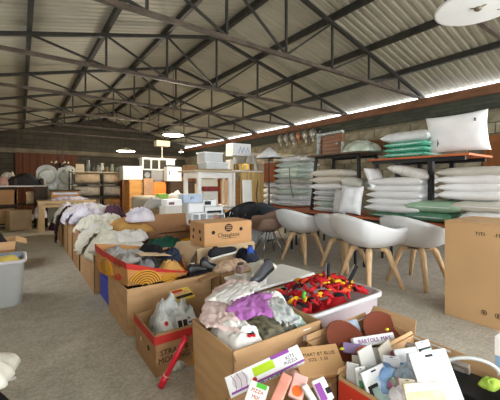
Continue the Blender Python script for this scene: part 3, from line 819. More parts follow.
for lab, px, py, t, w, h, rz, tl, mt, kd in (
    ('thin cream card leaning on the left wall of the packet box', 358, 368, 1.42, .05, .10, -.2, -14, M('card_beige', ''), 0),
    ('grey foil card between the pale grey card and beige card', 379, 358, 1.50, .07, .09, .3, -20, M('card_grey', ''), 0),
    ('silver card standing right of the white lettered card', 417, 366, 1.42, .08, .09, -.3, -22, M('card_silver', '#a7adb2', .4, .1), 0),
    ('small white card behind the big white packet card', 425, 350, 1.52, .09, .08, .4, -25, m_cardw, 2)):
    hangpack(lab, px, py, t, w, h, rz, tl, mt, kd)
for k, (px, py, t, c, lab) in enumerate(((404, 366, 1.42, '#4d7fb4', 'deep blue pouch under the silver card'), (378, 376, 1.33, '#bcd0e0', 'pale blue film on the blister card'), (412, 382, 1.28, '#d9a04a', 'orange pouch left of the big white packet card'), (399, 390, 1.20, '#d8d4da', 'crumpled white film at the front of the packet box'))):
    blob('pouch', lab, 'pouch', P(px, py, t) - Vector((0, 0, .03)), .07, .06, .04, M('pouch_%d' % k, c, .35, .2, 14, .5, 20, spec=.6), 300 + k, ns=26, nr=8, fold=1.1)
for lab, px, py, t, w, h, rz, tl, c1, c2 in (
    ('white card with magenta flower print near the deep blue pouch', 392, 366, 1.40, .07, .08, -.25, -30, '#cfcfd2', '#a04a90'),
    ('grey card with navy print right of the maroon pouch', 415, 356, 1.50, .07, .06, .15, -25, '#b8bcc0', '#2f3e66'),
    ('white card with green print at the far left of the packet box', 362, 379, 1.33, .05, .09, .3, -18, '#d0d0cc', '#4c8a5a'),
    ('cream card with red print by the orange pouch', 408, 388, 1.23, .06, .06, -.15, -30, '#cdc4ae', '#b5302a')):
    o = hangpack(lab, px, py, t, w, h, rz, tl, M('cardc_' + c1[1:], c1, .5, .05), 1)
    MB().box(-w*.35, w*.30, -.0016, 0, -h*.38, -h*.05).build('print', M('printc_' + c2[1:], c2, .6, .3, 40), o)
hp = thing('plastic_hoop', 'clear white plastic hoop handle over the lime tissue', 'handle', P(470, 372, 1.36))
MB().tube([Vector((.11*math.cos(a), 0.02*math.cos(a), .06*math.sin(a))) for a in [math.pi*k/14 for k in range(15)]], [.008]*15, 8).build('loop', M('clear_white', '#c6ccca', .3, .05, alpha=.6, spec=.6), hp, smooth=True)
hp.rotation_euler = (0, 0, -YAW - .4)
tr = pack('grey_tray', 'grey blister tray standing in the back of the packet box', 'tray', P(437, 353, 1.62) - Vector((0, 0, .10)), .03, .30, .12, M('grey_blister', '#8d8378', .35, .2, 10, spec=.6), rot=(0, math.radians(-20), math.radians(6)))
for q in range(5): MB().box(-.019, -.014, -.13 + .055*q, -.09 + .055*q, .02, .10).build('cell', M('grey_cell', '#a29a90', .3, .1), tr)
pack('black_crate', 'dark crate edge at the right end of the packet box', 'crate', (1.62, .58, .26), .20, .30, .10, m_black, rz=.1)
bl = pack('blue_white_box', 'small blue and white box on the floor at the right edge', 'box', P(497, 358, 1.98) - Vector((0, 0, .06)), .16, .12, .1, M('sky_box', '#8fb6dc', .5, .06))
bl.location = (*(G(500, 365, .42)[:2]), 0)
bl.location = (2.10, .55, 0)
for c in list(bl.children): c.scale = (1, 1, 4.4)
strip(bl, -.081, .081, -.061, .061, .35, .445, m_wplastic, 'white_lid')

# --- nearest box: long printed carton, small carton, pink packs
B8 = carton('cardboard_box', 'nearest cardboard box under the long purple and white carton', .70, 1.09, .72, 1.235, 0, .27, {}, mat=m_card2)
blob('packing_paper', 'dark paper filling under the long purple and white carton', 'paper', (.9, .97, .02), .34, .44, .26, M('dark_fill', '#4a3d36', .9, .3, 12), 35, sq=.95)
# long carton leaning: ends at pixels (232,384) and (300,352)
pL, pR = P(228, 386, 1.34), P(301, 352, 1.42)
ax = (pR - pL); Lc = ax.length; ax.normalize()
upv = Vector((0, 0, 1)); toc = Vector((-S_, -C_, 0))
nf = (upv * .75 + toc * .65); nf = (nf - ax * nf.dot(ax)).normalized()
sd = nf.cross(ax)
lc = thing('long_carton', 'long white and purple printed carton with lime sticker leaning on the large box', 'carton', pL)
lc.rotation_euler = Matrix((ax, sd, nf)).transposed().to_euler()
wd, th = .072, .045
MB().box(0, Lc, -wd/2, wd/2, -th, 0).build('body', m_wplastic, lc, bevel=.003)
strip(lc, .005, Lc, -wd/2 - .001, -wd/2 + .006, -.004, .0012, m_magenta, 'purple_edge')
strip(lc, Lc*.60, Lc*.86, wd/2 - .016, wd/2 - .001, 0, .0012, m_magenta, 'purple_panel')
strip(lc, Lc*.34, Lc*.62, -.012, .022, 0, .0016, m_limelab, 'lime_sticker')
MB().lathe([(0, 0), (.010, 0), (.010, .0016), (0, .0016)], 14).build('red_dot', m_redband, lc, loc=(Lc*.33, -.022, 0))
text('KITS', .022, m_ink, lc, (Lc*.84, .002, .0006), (0, 0, 0))
text('PUZZLE', .018, m_ink, lc, (Lc*.83, -.016, .0006), (0, 0, 0))
text('HOLE PUZZLE MINI', .022, m_ink, lc, (Lc*.62, -wd/2 - .0006, -.024), (math.pi/2, 0, 0))
MB().lathe([(0, 0), (.03, 0), (.03, .0012), (0, .0012)], 16, sx=1.2).build('toy_picture', M('pale_toy', '#cfc6cc', .5, .1), lc, loc=(Lc*.16, 0, 0))
for q in range(3): MB().tube([(Lc*(.08 + .07*q), -.03, .001), (Lc*(.10 + .07*q), 0, .001), (Lc*(.07 + .07*q), .03, .001)], .0012, 5).build('print', m_ink, lc)
MB().box(-.003, 0, -wd*.5, wd*.5, -th, 0).build('end_flap', m_wplastic, lc)
# small lettered carton
sc = thing('small_carton', 'small closed brown carton with two printed text lines', 'carton', (1.175, 1.07, .335), 0)
sc.rotation_euler = (Matrix.Rotation(math.radians(28), 3, Vector((C_, -S_, 0))) @ Matrix.Rotation(-YAW + .12, 3, 'Z')).to_euler()
MB().box(-.112, .108, -.075, .075, 0, .085).build('body', M('cardboard_new', '#c99f70', .8, .06, 3), sc, bevel=.004)
text('SMART BT BLUE', .024, m_ink, sc, (.0, .03, .0852), (0, 0, 0))
text('SIZE : 5 50', .022, m_ink, sc, (-.005, .004, .0852), (0, 0, 0))
B8b = pack('brown_carton', 'brown carton under the small lettered carton', 'carton', (1.165, 1.07, 0), .11, .26, .36, m_card2)
for lab, px, py, t, w, d, h, mt, rz, tl in (
    ('pink coral packet at the bottom left of the front heap', 281, 391, 1.22, .04, .12, .02, M('coral_pack', '#cf8a78', .6, .15, 12), -.5, 35),
    ('pale pink packet with orange print in the front heap', 298, 388, 1.24, .055, .09, .02, M('pale_pink_pack', '#dba9a0', .6, .12, 12), -.4, 35),
    ('white and green packet under the long carton', 257, 395, 1.22, .075, .075, .02, M('white_green_pack', '#dfe0da', .5, .06), -.35, 35),
    ('purple and white packet under the small lettered carton', 322, 391, 1.24, .055, .08, .02, M('white_purple_pack', '#e0dde2', .5, .06), .35, 40),
    ('thin white packet beside the purple packet', 310, 397, 1.2, .025, .08, .02, m_cardw, .5, 35)):
    o = pack('packet', lab, 'packet', P(px, py, t), w, d, h, mt)
    o.rotation_euler = (Matrix.Rotation(math.radians(tl), 3, Vector((C_, -S_, 0))) @ Matrix.Rotation(-YAW + rz, 3, 'Z')).to_euler()
    if 'green' in lab:
        strip(o, -.01, .03, .018, .035, h, h + .001, f_lime); text('PIZZA', .018, m_redband, o, (0, .004, h + .0006), (0, 0, 0)); text('MIX', .018, m_redband, o, (0, -.018, h + .0006), (0, 0, 0))
    if 'purple and' in lab: strip(o, -.024, .002, -.036, .025, h, h + .001, m_magenta); strip(o, .008, .03, -.02, .0, h, h + .001, m_ink)
    if 'orange print' in lab: MB().lathe([(0,0),(.02,0),(.02,.001),(0,.001)], 14).build('print', M('bright_orange', ''), o, loc=(0, -.02, h))
blob('brown_wrap', 'pinkish brown crinkled wrapper behind the pink packets', 'wrapper', P(292, 373, 1.32) - Vector((0, 0, .05)), .10, .08, .06, M('pinkish_wrap', '#a67a6c', .4, .3, 14, .5, 20, spec=.6), 12, ns=24, nr=7, fold=1)

# --- left edge of the foreground
lb = blob('black_sack', 'black sack under the white bundle at the left edge', 'sack', (-.31, 1.98, 0), .54, .62, .30, f_black, 91, sq=.7)
blob('white_bundle', 'white knitted bundle on the black sack at the left edge', 'bundle', (-.24, 2.08, .27), .46, .36, .14, f_white2, 92, fold=.8)
blob('paper_scrap', 'small white paper scrap on the floor at the left', 'scrap', G(12, 379), .05, .04, .01, f_white, 93, ns=14, nr=4)

# ================================================================ right side: tables, pillows, chairs
def table(name, label, x0, x1, y0, y1, z0, z1, mtop, mleg, th=.028, leg=.03, inset=.06, group=None, splay=0, insy=None):
    insy = insy or inset; edge = None
    cx, cy = (x0+x1)/2, (y0+y1)/2
    o = thing(name, label, 'table', (cx, cy, z0), 0, group)
    a, b, h = (x1-x0)/2, (y1-y0)/2, z1 - z0
    MB().box(-a, a, -b, b, h-th, h).build('tabletop', mtop, o, bevel=.006)
    if edge: MB().box(-a-.004, -a, -b, b, h-th-.004, h-.002).build('edge_band', edge, o)
    for sx in (-1, 1):
        for sy in (-1, 1):
            MB().bar((sx*(a-inset), sy*(b-insy), h-th), (sx*(a-inset+splay), sy*(b-insy+splay), 0), leg, up=(0, 1, 0)).build('leg', mleg, o)
    for sx in (-1, 1): MB().bar((sx*(a-inset), -b+inset, h-th-.025), (sx*(a-inset), b-inset, h-th-.025), leg*.8).build('apron', mleg, o)
    return o
m_dkwood = M('dark_tabletop', '#4c3a2c', .5, .2, 4, stretch=(1, 5, 5))
table('folding_table', 'orange edged table under the white pillow stacks beside the big carton', 4.1, 4.95, 1.25, 2.93, 0, .75, m_orange, m_black)
table('folding_table', 'orange edged table under the zipped blanket stacks, behind the white chairs', 4.1, 4.95, 2.97, 4.50, 0, .75, m_orange, m_black)
table('folding_table', 'farther table under the tall mint and white blanket stack', 4.45, 5.4, 4.62, 6.0, 0, .75, m_orange, m_black)
ut1 = table('folding_table', 'upper orange table carrying the teal blankets and the big pillow', 4.30, 5.05, 1.55, 2.92, .75, 1.61, m_orange, m_black, leg=.06, inset=.06, insy=.46)
ut2 = table('folding_table', 'upper dark table carrying the ornate mirror frame', 4.32, 5.05, 3.05, 4.20, .75, 1.755, m_dkwood, m_black, leg=.045, inset=.12, splay=.06)

p_white = M('pillow_white', '#dedede', .85, .05, 4, .2, 12)
p_wbag = M('pillow_plastic', '#d3d4d4', .4, .10, 8, .4, 14, spec=.5)
p_grey = M('pillow_grey', '#b9b6ac', .6, .08, 6, .3, 14)
p_mint = M('blanket_mint', '#aebfb2', .5, .15, 7, .4, 14, col2='#cfd6d0')
p_green = M('blanket_green', '#8fae92', .45, .14, 5, .35, 12, spec=.5)
p_dgreen = M('blanket_dark_green', '#4f7d63', .5, .2, 18, .35, 14, spec=.5)
p_stripe = M('pillow_stripe', '#c3c0ba', .85, .12, 2, stretch=(1, 20, 1))
PM = {}
def pillow(label, loc, w, d, h, mat, rz=0, rot=None, group=None, seed=0, name='pillow', cat='pillow', wrinkle=.012, seam=True):
    key = (round(w, 2), round(d, 2), round(h, 2), mat.name, seed)
    if key not in PM: PM[key] = pillow_mesh(name, w, d, h, mat, seed, wrinkle=wrinkle)
    o = link(name, PM[key], None, loc, rot or (0, 0, rz))
    return tag(o, label, cat, group)
def bagged(label, loc, w, d, h, mat, rz=0, rot=None, seed=0, zipm=None, name='blanket_bag', cat='blanket', group=None):
    """folded blanket in a zip bag: rounded slab plus zip piping"""
    o = thing(name, label, cat, loc, rz, group, rot)
    link('blanket', pillow_mesh('blanket', w, d, h, mat, seed, n=14, pinch=.02, wrinkle=.010), o)
    pts = [(-w/2, -d/2), (w/2, -d/2), (w/2, d/2), (-w/2, d/2), (-w/2, -d/2)]
    MB().tube([(x*.97, y*.97, h*.5) for x, y in pts], .006, 5).build('zip_piping', zipm or p_wbag, o)
    return o
rnd = random.Random(77)
ordw = ['bottom', 'second', 'third', 'fourth', 'fifth', 'top']
# stack beside the big carton (photo right)
z = .752
bagged('green bagged blanket on the table next to the big carton, lowest', (4.42, 1.98, z), .52, .56, .13, p_dgreen, seed=1)
bagged('pale green bagged blanket lying over the dark green one', (4.44, 1.93, z + .12), .56, .66, .15, p_green, seed=2)
bagged('white plastic bagged duvet at the right edge above the big carton', (4.40, 1.36, z), .50, .50, .17, p_wbag, seed=3)
bagged('grey white bagged duvet on the duvet above the big carton', (4.42, 1.42, z + .16), .50, .56, .13, p_grey, seed=4)
for k in range(4):
    pillow(('white pillow at the base of the stack under the upper table end', 'white pillow second in the stack under the upper table end', 'white pillow third in the stack under the upper table end', 'flat grey pillow topping the stack under the upper table end')[k],
           (4.45 + rnd.uniform(-.02, .02), 1.52 + rnd.uniform(-.02, .02), 1.045 + .092*k), .52, .74, .118, p_white if k < 3 else p_grey, rz=rnd.uniform(-.03, .03), seed=k, group='pillows in the stack by the big carton')
# stack in the middle of the table
bagged('dark green patterned blanket bag under the five pillow stack', (4.44, 2.52, .752), .54, .62, .08, p_dgreen, seed=6)
mid = ('lowest white pillow', 'second white pillow', 'third white pillow', 'fourth white pillow', 'uppermost white pillow')
for k in range(5):
    pillow(mid[k] + ' of the five pillow stack behind the white chairs', (4.45 + rnd.uniform(-.02, .02), 2.46 + rnd.uniform(-.02, .02), .83 + .094*k), .54, .82 - .01*k, .122, p_white, rz=rnd.uniform(-.03, .03), seed=k+5, group='five pillow stack')
pillow('striped pillow tilted on the five pillow stack', (4.42, 2.30, 1.33), .46, .55, .13, p_stripe, rot=(math.radians(16), 0, .12), seed=11)
pillow('small white pillow leaning upright on the five pillow stack', (4.36, 2.86, 1.30), .30, .34, .10, p_white, rot=(math.radians(62), 0, math.radians(-12)), seed=12)
# leaning pillows between the stacks
pl = pillow('white plastic wrapped pillow leaning between the two pillow stacks', (4.16, 3.08, .98), .44, .34, .15, p_wbag, seed=14)
pl.rotation_euler = (math.radians(20), math.radians(-78), 0)
pl2 = pillow('crumpled white pillow slumped against the zipped blankets', (4.18, 3.25, .95), .40, .30, .14, p_wbag, seed=15)
pl2.rotation_euler = (math.radians(-18), math.radians(-80), 0)
# zipped blankets, then cream pillows
for k in range(4):
    bagged(('bottom white blanket', 'second white blanket', 'third white blanket', 'top white blanket')[k] + ' in the zipped clear pack behind the first white chair', (4.42, 3.68, .752 + .092*k), .46, .52, .095, p_wbag if k != 1 else p_mint, seed=20+k, zipm=M('grey_zip', '#6c6e70', .5), group='zipped blanket pack')
for k in range(3):
    pillow(('lower white pillow', 'middle cream pillow', 'upper cream pillow')[k] + ' on the zipped blanket pack', (4.44, 3.66, 1.125 + .115*k), .52, .70, .125, p_white if k == 0 else M('pillow_cream', '#cfc8bb', .8, .07, 5, .2, 12), seed=24+k, rz=rnd.uniform(-.05, .05))
pillow('grey plastic wrapped pillow beside the cream pillows under the dark table', (4.42, 3.22, 1.16), .46, .36, .18, p_grey, seed=28, rot=(math.radians(14), 0, .2))
bagged('mint bagged blanket under the dark upper table leg', (4.62, 2.98, 1.16), .44, .34, .16, p_mint, seed=29)
# tall stack at the far table
tops = [(.752, .12, p_wbag), (.872, .12, p_wbag), (.99, .12, p_mint), (1.105, .12, p_wbag), (1.22, .12, p_grey), (1.335, .12, p_mint), (1.45, .12, p_mint), (1.565, .12, p_mint)]
nm = ['lowest', 'second', 'third', 'fourth', 'fifth', 'sixth', 'seventh', 'highest']
for k, (z0, h, mt) in enumerate(tops):
    bagged(nm[k] + ' blanket pack of the tall mint and white stack', (4.80 + rnd.uniform(-.02, .02), 4.98 + rnd.uniform(-.03, .03), z0), .60, .78, h + .02, mt, seed=30+k, rz=rnd.uniform(-.05, .05), zipm=M('grey_zip', ''), group='tall blanket stack')
for k in range(4):
    bagged(nm[k] + ' white bag of the lower stack behind the tall blanket stack', (4.85, 5.66, .752 + .13*k), .5, .56, .13, p_wbag, seed=40+k, group='lower white stack')
st = tag(MB().tube([(4.485, 4.86, 1.58), (4.47, 4.83, 1.35), (4.47, 4.78, 1.1), (4.49, 4.74, .95)], .008, 6).build('black_strap', m_black), 'black strap hanging down the tall blanket stack', 'strap')
# upper tables: teal blankets, big pillow, mirror frame, plastic bag
for k in range(3):
    o = bagged(('lower', 'middle', 'upper')[k] + ' teal checked blanket in a bag on the upper orange table', (4.66, 2.40, 1.612 + .075*k), .56, .62, .078, m_teal, seed=50+k, zipm=p_wbag, group='teal blankets')
pillow('white bagged duvet on top of the teal blankets', (4.68, 2.42, 1.835), .56, .70, .16, p_wbag, seed=55)
bp_ = pillow('large white pillow standing upright on the upper orange table', (4.56, 1.78, 1.90), .50, .72, .16, p_white, seed=57)
bp_.rotation_euler = (math.radians(-2), math.radians(78), 0); bp_.location = (4.52, 1.80, 1.88)
for (y, z, sz) in ((.20, .10, .02), (.20, .06, .014), (-.24, -.15, .02), (.02, .07, .022), (-.01, .07, .022), (.21, .13, .012)):
    MB().box(-sz, sz, -sz*.5, sz*.5, 0, .002).build('print', M('grey_ink', ''), bp_, loc=(z, y, -.004))
bag = blob('plastic_bag', 'crumpled clear plastic bag between the mirror frame and teal blankets', 'bag', (4.60, 2.98, 1.63), .56, .62, .20, M('clear_green_bag', '#a9b9a4', .25, .2, 10, .7, 14, col2='#d0d6cc', spec=.8), 58, fold=.9)
bag.location.z = 1.757; bag.location.y = 3.20
# ornate mirror frame and wooden drawer
mf = thing('mirror_frame', 'ornate silver mirror frame around a brown panel on the dark table', 'mirror', (4.62, 3.92, 1.757), math.radians(-6))
m_orn = M('ornate_silver', '#b9bab4', .5, .3, 30, .9, 40, col2='#8d9696')
def ornbar(a, b, w, parent):
    a, b = Vector(a), Vector(b); o = MB().bar(a, b, w, .05).build('frame_bar', m_orn, parent, bevel=.01)
    n = int((b-a).length / .05)
    for k in range(n):
        p = a.lerp(b, (k + .5)/n)
        MB().lathe([(.0, 0), (.018, .004), (.012, .016), (0, .02)], 8).build('ornament', m_orn, parent, loc=p + Vector((-.028, 0, 0)) if False else p, rot=(0, -math.pi/2, 0)).location.x -= .03
ornbar((0, -.26, .03), (0, -.26, .40), .07, mf) if False else None
ornbar((0, .28, .0), (0, .28, .44), .09, mf)
ornbar((0, .325, .40), (0, -.33, .40), .08, mf)
MB().box(.01, .05, -.30, .25, .0, .37).build('panel', M('brown_panel', '#7b4f30', .5, .2, 3, stretch=(1, 1, 6)), mf)
for k in range(5): MB().box(0, .012, -.30, .25, .015 + .07*k, .075 + .07*k).build('plank', M('brown_plank', '#744728', .5, .2, 3, stretch=(1, 1, 6)), mf, bevel=.004)
MB().lathe([(0, 0), (.02, .005), (.02, .03), (0, .035)], 10).build('knob', m_orn, mf, loc=(0, -.2, .2), rot=(0, -math.pi/2, 0))
MB().box(-.02, .03, -.33, -.30, .0, .22).build('hinge_strip', m_orn, mf)
MB().lathe([(0,0),(.08,.01),(.09,.04),(.03,.06),(0,.06)], 14, sx=.5).build('crest', m_black, mf, loc=(0, .2, .44))
pb_ = pack('wooden_box', 'long brown wooden box lying behind the clear plastic bag', 'box', (4.80, 3.02, 1.757), .22, .30, .20, M('brown_plank', ''))
blob('white_cloth_pile', 'white bagged bedding on the far end of the dark upper table', 'bedding', (4.62, 4.42, 1.70), .30, .36, .12, p_wbag, 59, fold=.6)
pillow('white pillow lying on top of the tall blanket stack', (4.82, 4.95, 1.69), .50, .66, .13, p_white, seed=60)
# black hanging strings / silver ornaments on a cord under the beam
m_silver = M('antique_silver', '#9b978d', .35, .3, 20, .5, 30, metal=.6)
lan = []
for k in range(6):
    px = (283, 289, 295.5, 301, 308, 315)[k]
    p = atX(px, 123, 6.86)
    o = thing('hanging_lantern', ('leftmost silver hanging lantern', 'second silver hanging lantern from the left', 'third silver hanging lantern from the left', 'small copper toned hanging lantern, fourth in the row', 'largest silver hanging lantern, fifth in the row', 'rightmost silver hanging lantern near the mirror frame')[k] + ' below the roof beam', 'lantern', (p.x - .08, p.y, 2.86), 0, 'hanging lanterns')
    mt = M('copper', '#a8765a', .4, .2, 15, metal=.5) if k == 3 else m_silver
    s = .95 if k == 3 else 1.4 if k == 4 else 1.25
    MB().tube([(.07, 0, .03), (0, 0, .03), (0, 0, -.05)], .006, 6).build('hook', m_black, o)
    MB().lathe([(.01, -.05), (.05*s, -.08), (.075*s, -.16), (.08*s, -.24), (.05*s, -.32), (.018*s, -.36), (.03*s, -.40), (.006, -.47)], 10).build('body', mt, o, smooth=True)
    for q in range(5):
        a = q*1.257
        MB().tube([(.062*s*math.cos(a), .062*s*math.sin(a), -.10), (.10*s*math.cos(a), .10*s*math.sin(a), -.20), (.05*s*math.cos(a), .05*s*math.sin(a), -.33)], .008, 5).build('rib', mt, o)

# ---- chairs
def shell_mesh(mat, W=.70, D=.72, back=.38, arm=.24, front=.03):
    nt, nr = 40, 12
    v, f = [], []
    def rim(a):
        c = math.cos(a)           # a=0 front (+x), pi back
        bk = max(0, -c); fr = max(0, c)
        f_ = min(max((c - .62) / .36, 0), 1); f_ = f_*f_*(3-2*f_)
        return (arm + (back - arm) * bk ** 1.3) * (1 - f_) + front * f_
    for side in (0, 1):
        off = -.012 if side else 0
        for i in range(nr + 1):
            r = i / nr
            for j in range(nt):
                a = 2*math.pi*j/nt
                c, s = math.cos(a), math.sin(a)
                e = (1/max(abs(c), abs(s))) ** .35
                fr_ = .60 + .40 * min(1, (1 - c) * .75)
                hh = rim(a)
                rr = math.sin(r * math.pi/2) ** .9 if True else r
                z = hh * (1 - math.cos(r * math.pi/2)) ** 1.15
                lean = -.05 * max(0, -c) * r
                x = (D/2 + off) * e * c * rr + lean
                y = (W/2 + off) * e * s * rr
                v.append((x, y, z + (.0 if side == 0 else .012 * (1 - r))))
    m = (nr + 1) * nt
    for sd in (0, 1):
        for i in range(nr):
            for j in range(nt):
                f.append((sd*m+i*nt+j, sd*m+i*nt+(j+1)%nt, sd*m+(i+1)*nt+(j+1)%nt, sd*m+(i+1)*nt+j))
    for j in range(nt): f.append((nr*nt+j, nr*nt+(j+1)%nt, m+nr*nt+(j+1)%nt, m+nr*nt+j))
    me = MB().add(v, f).mesh('shell', mat, smooth=True)
    bm = bmesh.new(); bm.from_mesh(me); bmesh.ops.remove_doubles(bm, verts=bm.verts, dist=.0008); bmesh.ops.recalc_face_normals(bm, faces=bm.faces); bm.to_mesh(me); bm.free()
    return me
def leg_mesh(mat, sx, sy, zs=.42, out=.30):
    d = Vector((sx, sy, 0)).normalized()
    pts = [d*.02 + Vector((0,0,zs-.012)), d*.10 + Vector((0,0,zs-.012)), d*.155 + Vector((0,0,zs-.018)), d*.185 + Vector((0,0,zs-.045)), d*.21 + Vector((0,0,zs-.11)), d*out + Vector((0,0,0))]
    return MB().tube(pts, [.02, .028, .033, .035, .032, .022], 8).mesh('leg', mat, smooth=True)
m_shell = M('white_shell', '#d6d7d8', .38, .02, 2, spec=.45)
def chair(label, loc, rz, mshell, mleg, metal=False, group=None, sc=1.0, **kw):
    o = thing('shell_chair', label, 'chair', loc, rz, group)
    o.scale = (sc, sc, sc)
    link('shell', shell_mesh(mshell, **kw), o, (0, 0, .42))
    MB().lathe([(.0, 0), (.12, 0), (.13, .012), (.0, .018)], 16).build('seat_mount', mleg if metal else M('mount', '#8b8176', .6), o, loc=(0, 0, .405))
    for sx in (-1, 1):
        for sy in (-1, 1):
            link('leg', leg_mesh(mleg, sx, sy, .42, .33) if not metal else MB().tube([(sx*.06, sy*.06, .41), (sx*.20, sy*.20, .0)], .010, 8).mesh('leg', mleg, True), o)
    return o
chair('white shell armchair with wooden legs, leftmost of the four', (3.74, 3.72, 0), math.radians(5), m_shell, m_wood, sc=1.06, group='white shell chairs')
chair('white shell armchair with wooden legs, second from the left, half hidden', (3.86, 3.0, 0), math.radians(0), m_shell, m_wood, sc=1.03, group='white shell chairs')
chair('white shell armchair with wooden legs, nearest, in front of the others', (3.46, 2.32, 0), math.radians(-12), m_shell, m_wood, sc=1.12, group='white shell chairs')
chair('white shell armchair with wooden legs beside the big carton', (4.04, 2.02, 0), math.radians(-4), m_shell, m_wood, sc=1.08, group='white shell chairs')
m_chrome = M('chrome', '#9c9ea0', .25, .1, metal=.9)
chair('brown shell chair with metal legs behind the fruit box', (3.53, 4.36, 0), math.radians(165), M('brown_shell', '#8a6f60', .6, .1), m_chrome, True, group=None, W=.62, D=.58)
chair('dark grey shell chair at the end of the blanket table', (4.06, 4.92, 0), math.radians(20), M('dark_shell', '#3c4148', .6, .15), m_chrome, True, back=.46)
chair('black shell chair between the grey sheets and the brown chair', (3.38, 5.06, 0), math.radians(200), M('black_shell', '#1c1d21', .5, .15), m_black, True, back=.46)

# ---- big carton at the right edge
bc = thing('big_carton', 'big closed cardboard carton standing beside the white chairs', 'carton', (3.62, .80, 0))
m_bigc = M('cardboard_big', '#b8946a', .85, .05, 2, .08, 40)
MB().box(-.34, .34, -.59, .59, 0, .885).build('body', m_bigc, bc, bevel=.006)
for s in (-1, 1):
    MB().box(-.342 if s < 0 else .004, -.004 if s < 0 else .342, -.592, .592, .886, .895).build('top_flap', m_bigc, bc)
MB().box(-.025, .025, -.594, .594, .8955, .897).build('tape', M('brown_tape', '#b08a52', .4, .05), bc)
rr_ = (math.pi/2, 0, -math.pi/2)
text('TITI', .045, m_ink, bc, (-.3415, .30, .80), rr_)
text('-FRAGIL', .045, m_ink, bc, (-.3415, .12, .80), rr_)
for k in range(2): MB().tube([(0, .02*math.cos(a), .02*math.sin(a)) for a in [q*math.pi/6 for q in range(13)]], .003, 5).build('print', m_ink, bc, loc=(-.3405, .27 - .10*k, .12))
for k in range(2): MB().box(0, .0015, -.006, .006, 0, .02).build('print', m_ink, bc, loc=(-.3415, .27 - .10*k, .11))
MB().lathe([(0,0),(.05,0),(.05,.002),(0,.002)], 16).build('print', M('cardboard_dark', ''), bc, loc=(-.3405, .02, .08), rot=(0, -math.pi/2, 0))

# ---- disc hanging from the nearest truss
dk = thing('hanging_disc', 'white round disc with hub hanging from the nearest truss', 'disc', P(478, 7, 3.12))
m_disc = M('disc_white', '#a9afae', .5, .05, 3)
MB().lathe([(.0, .012), (.20, .010), (.34, .004), (.36, 0), (.36, .014), (.2, .024), (.0, .026)], 40).build('disc', m_disc, dk, smooth=True)
MB().lathe([(.35, -.010), (.37, -.008), (.372, .014), (.355, .018)], 40).build('rim', m_wplastic, dk, smooth=True)
MB().lathe([(0, -.03), (.03, -.03), (.04, -.005), (.04, .012), (0, .012)], 14).build('hub', M('hub_metal', '#77705f', .4, .2, metal=.5), dk, smooth=True)
for a in (.3, 2.4, 4.5): MB().bar((.03*math.cos(a), .03*math.sin(a), -.012), (.075*math.cos(a), .075*math.sin(a), -.008), .018, .01).build('clip', M('hub_metal', ''), dk)
MB().bar((.18, -.10, -.004), (.21, -.12, -.004), .02, .012).build('clip', M('hub_metal', ''), dk)
MB().tube([(0, -.03, .02), (0, -.03, .12)], .012, 8).build('rod', m_steel, dk)

# ---- pendant lamps
def pendant(label, x, y, z, r, top, watt, em):
    o = thing('pendant_lamp', label, 'lamp', (x, y, z), 0, 'pendant lamps')
    MB().tube([(0, 0, .10), (0, 0, top - z + .1)], .006, 6).build('cord', m_black, o)
    MB().lathe([(.03, .14), (.06, .12), (r*.5, .09), (r, .015), (r, .008), (r*.5, .08), (.02, .11)], 28).build('lamp_shade', M('shade_metal', '#b9b5a8', .4, .05), o, smooth=True)
    MB().lathe([(0, -.012), (r*.7, -.008), (r*.97, .006), (r*.97, .012), (0, .012)], 28).build('diffuser', M('lamp_glow', '#fff2d8', .5, 0, emit=em), o, smooth=True)
    l = bpy.data.lights.new('bulb', 'POINT'); l.energy = watt; l.color = (1, .9, .74); l.shadow_soft_size = .12
    lo = bpy.data.objects.new('bulb', l); COL.objects.link(lo); lo.parent = o; lo.location = (0, 0, -.14)
    return o
pendant('nearer round pendant lamp, lit, above the stacked cabinets', RX, 7.5, 2.42, .25, RZ - .15, 95, 16)
pendant('farther round pendant lamp, lit, above the rug rack', RX, 11.9, 2.38, .32, RZ - .15, 95, 16)
pendant('small lit pendant at the far end of the right eave', 5.7, 13.1, 2.60, .09, roofz(5.7) - .05, 15, 14)

# ================================================================ row of boxes with clothes along the aisle
rowlab = ['nearest aisle box, low, under the big white heap', 'second aisle box under the big white heap', 'third aisle box with a lavender heap', 'fourth aisle box, tall, under lavender clothes', 'fifth aisle box beside the hanging black garment', 'farthest aisle box near the wooden table']
rowdat = [(3.94, 4.98, .43, 1.25), (5.08, 5.78, .56, 1.3), (5.89, 6.46, .64, 1.3), (6.55, 7.15, .60, 1.25), (7.25, 7.85, .58, 1.25), (8.0, 8.7, .55, 1.25)]
for (y0, y1, h, x1), lab in zip(rowdat, rowlab):
    carton('cardboard_box', 'cardboard carton, ' + lab, .67, x1, y0, y1, 0, h, {'-x': (.05, 170)}, mat=(m_card if h != .56 else m_card2), group='aisle boxes')
heaps = [('big crumpled white heap', 'white bedding heap over the nearest aisle boxes', (.98, 4.40, .36), .72, .98, .24, f_white2, 101),
    ('x', 'white folded sheet along the top of the second aisle box', (1.02, 5.40, .50), .72, .66, .22, f_white2, 102),
    ('x', 'lavender and white clothes heap on the third aisle box', (1.0, 6.15, .58), .76, .62, .26, f_lav, 103),
    ('x', 'pale lavender clothes heap on the fourth aisle box', (.98, 6.85, .54), .74, .66, .28, f_lav, 104),
    ('x', 'white clothes heap on the fifth aisle box', (.98, 7.55, .52), .72, .66, .26, f_white, 105),
    ('x', 'grey and white clothes heap on the farthest aisle box', (.98, 8.35, .50), .72, .74, .26, f_lav, 106),
    ('x', 'dark plum clothes between the white and lavender heaps', (1.32, 5.9, .50), .40, .60, .34, f_plum, 107)]
for _, lab, loc, sx, sy, h, mt, sd in heaps:
    blob('clothes_heap', lab, 'clothes', loc, sx, sy, h, mt, sd, fold=1.3, sq=.7, ns=90, nr=30)
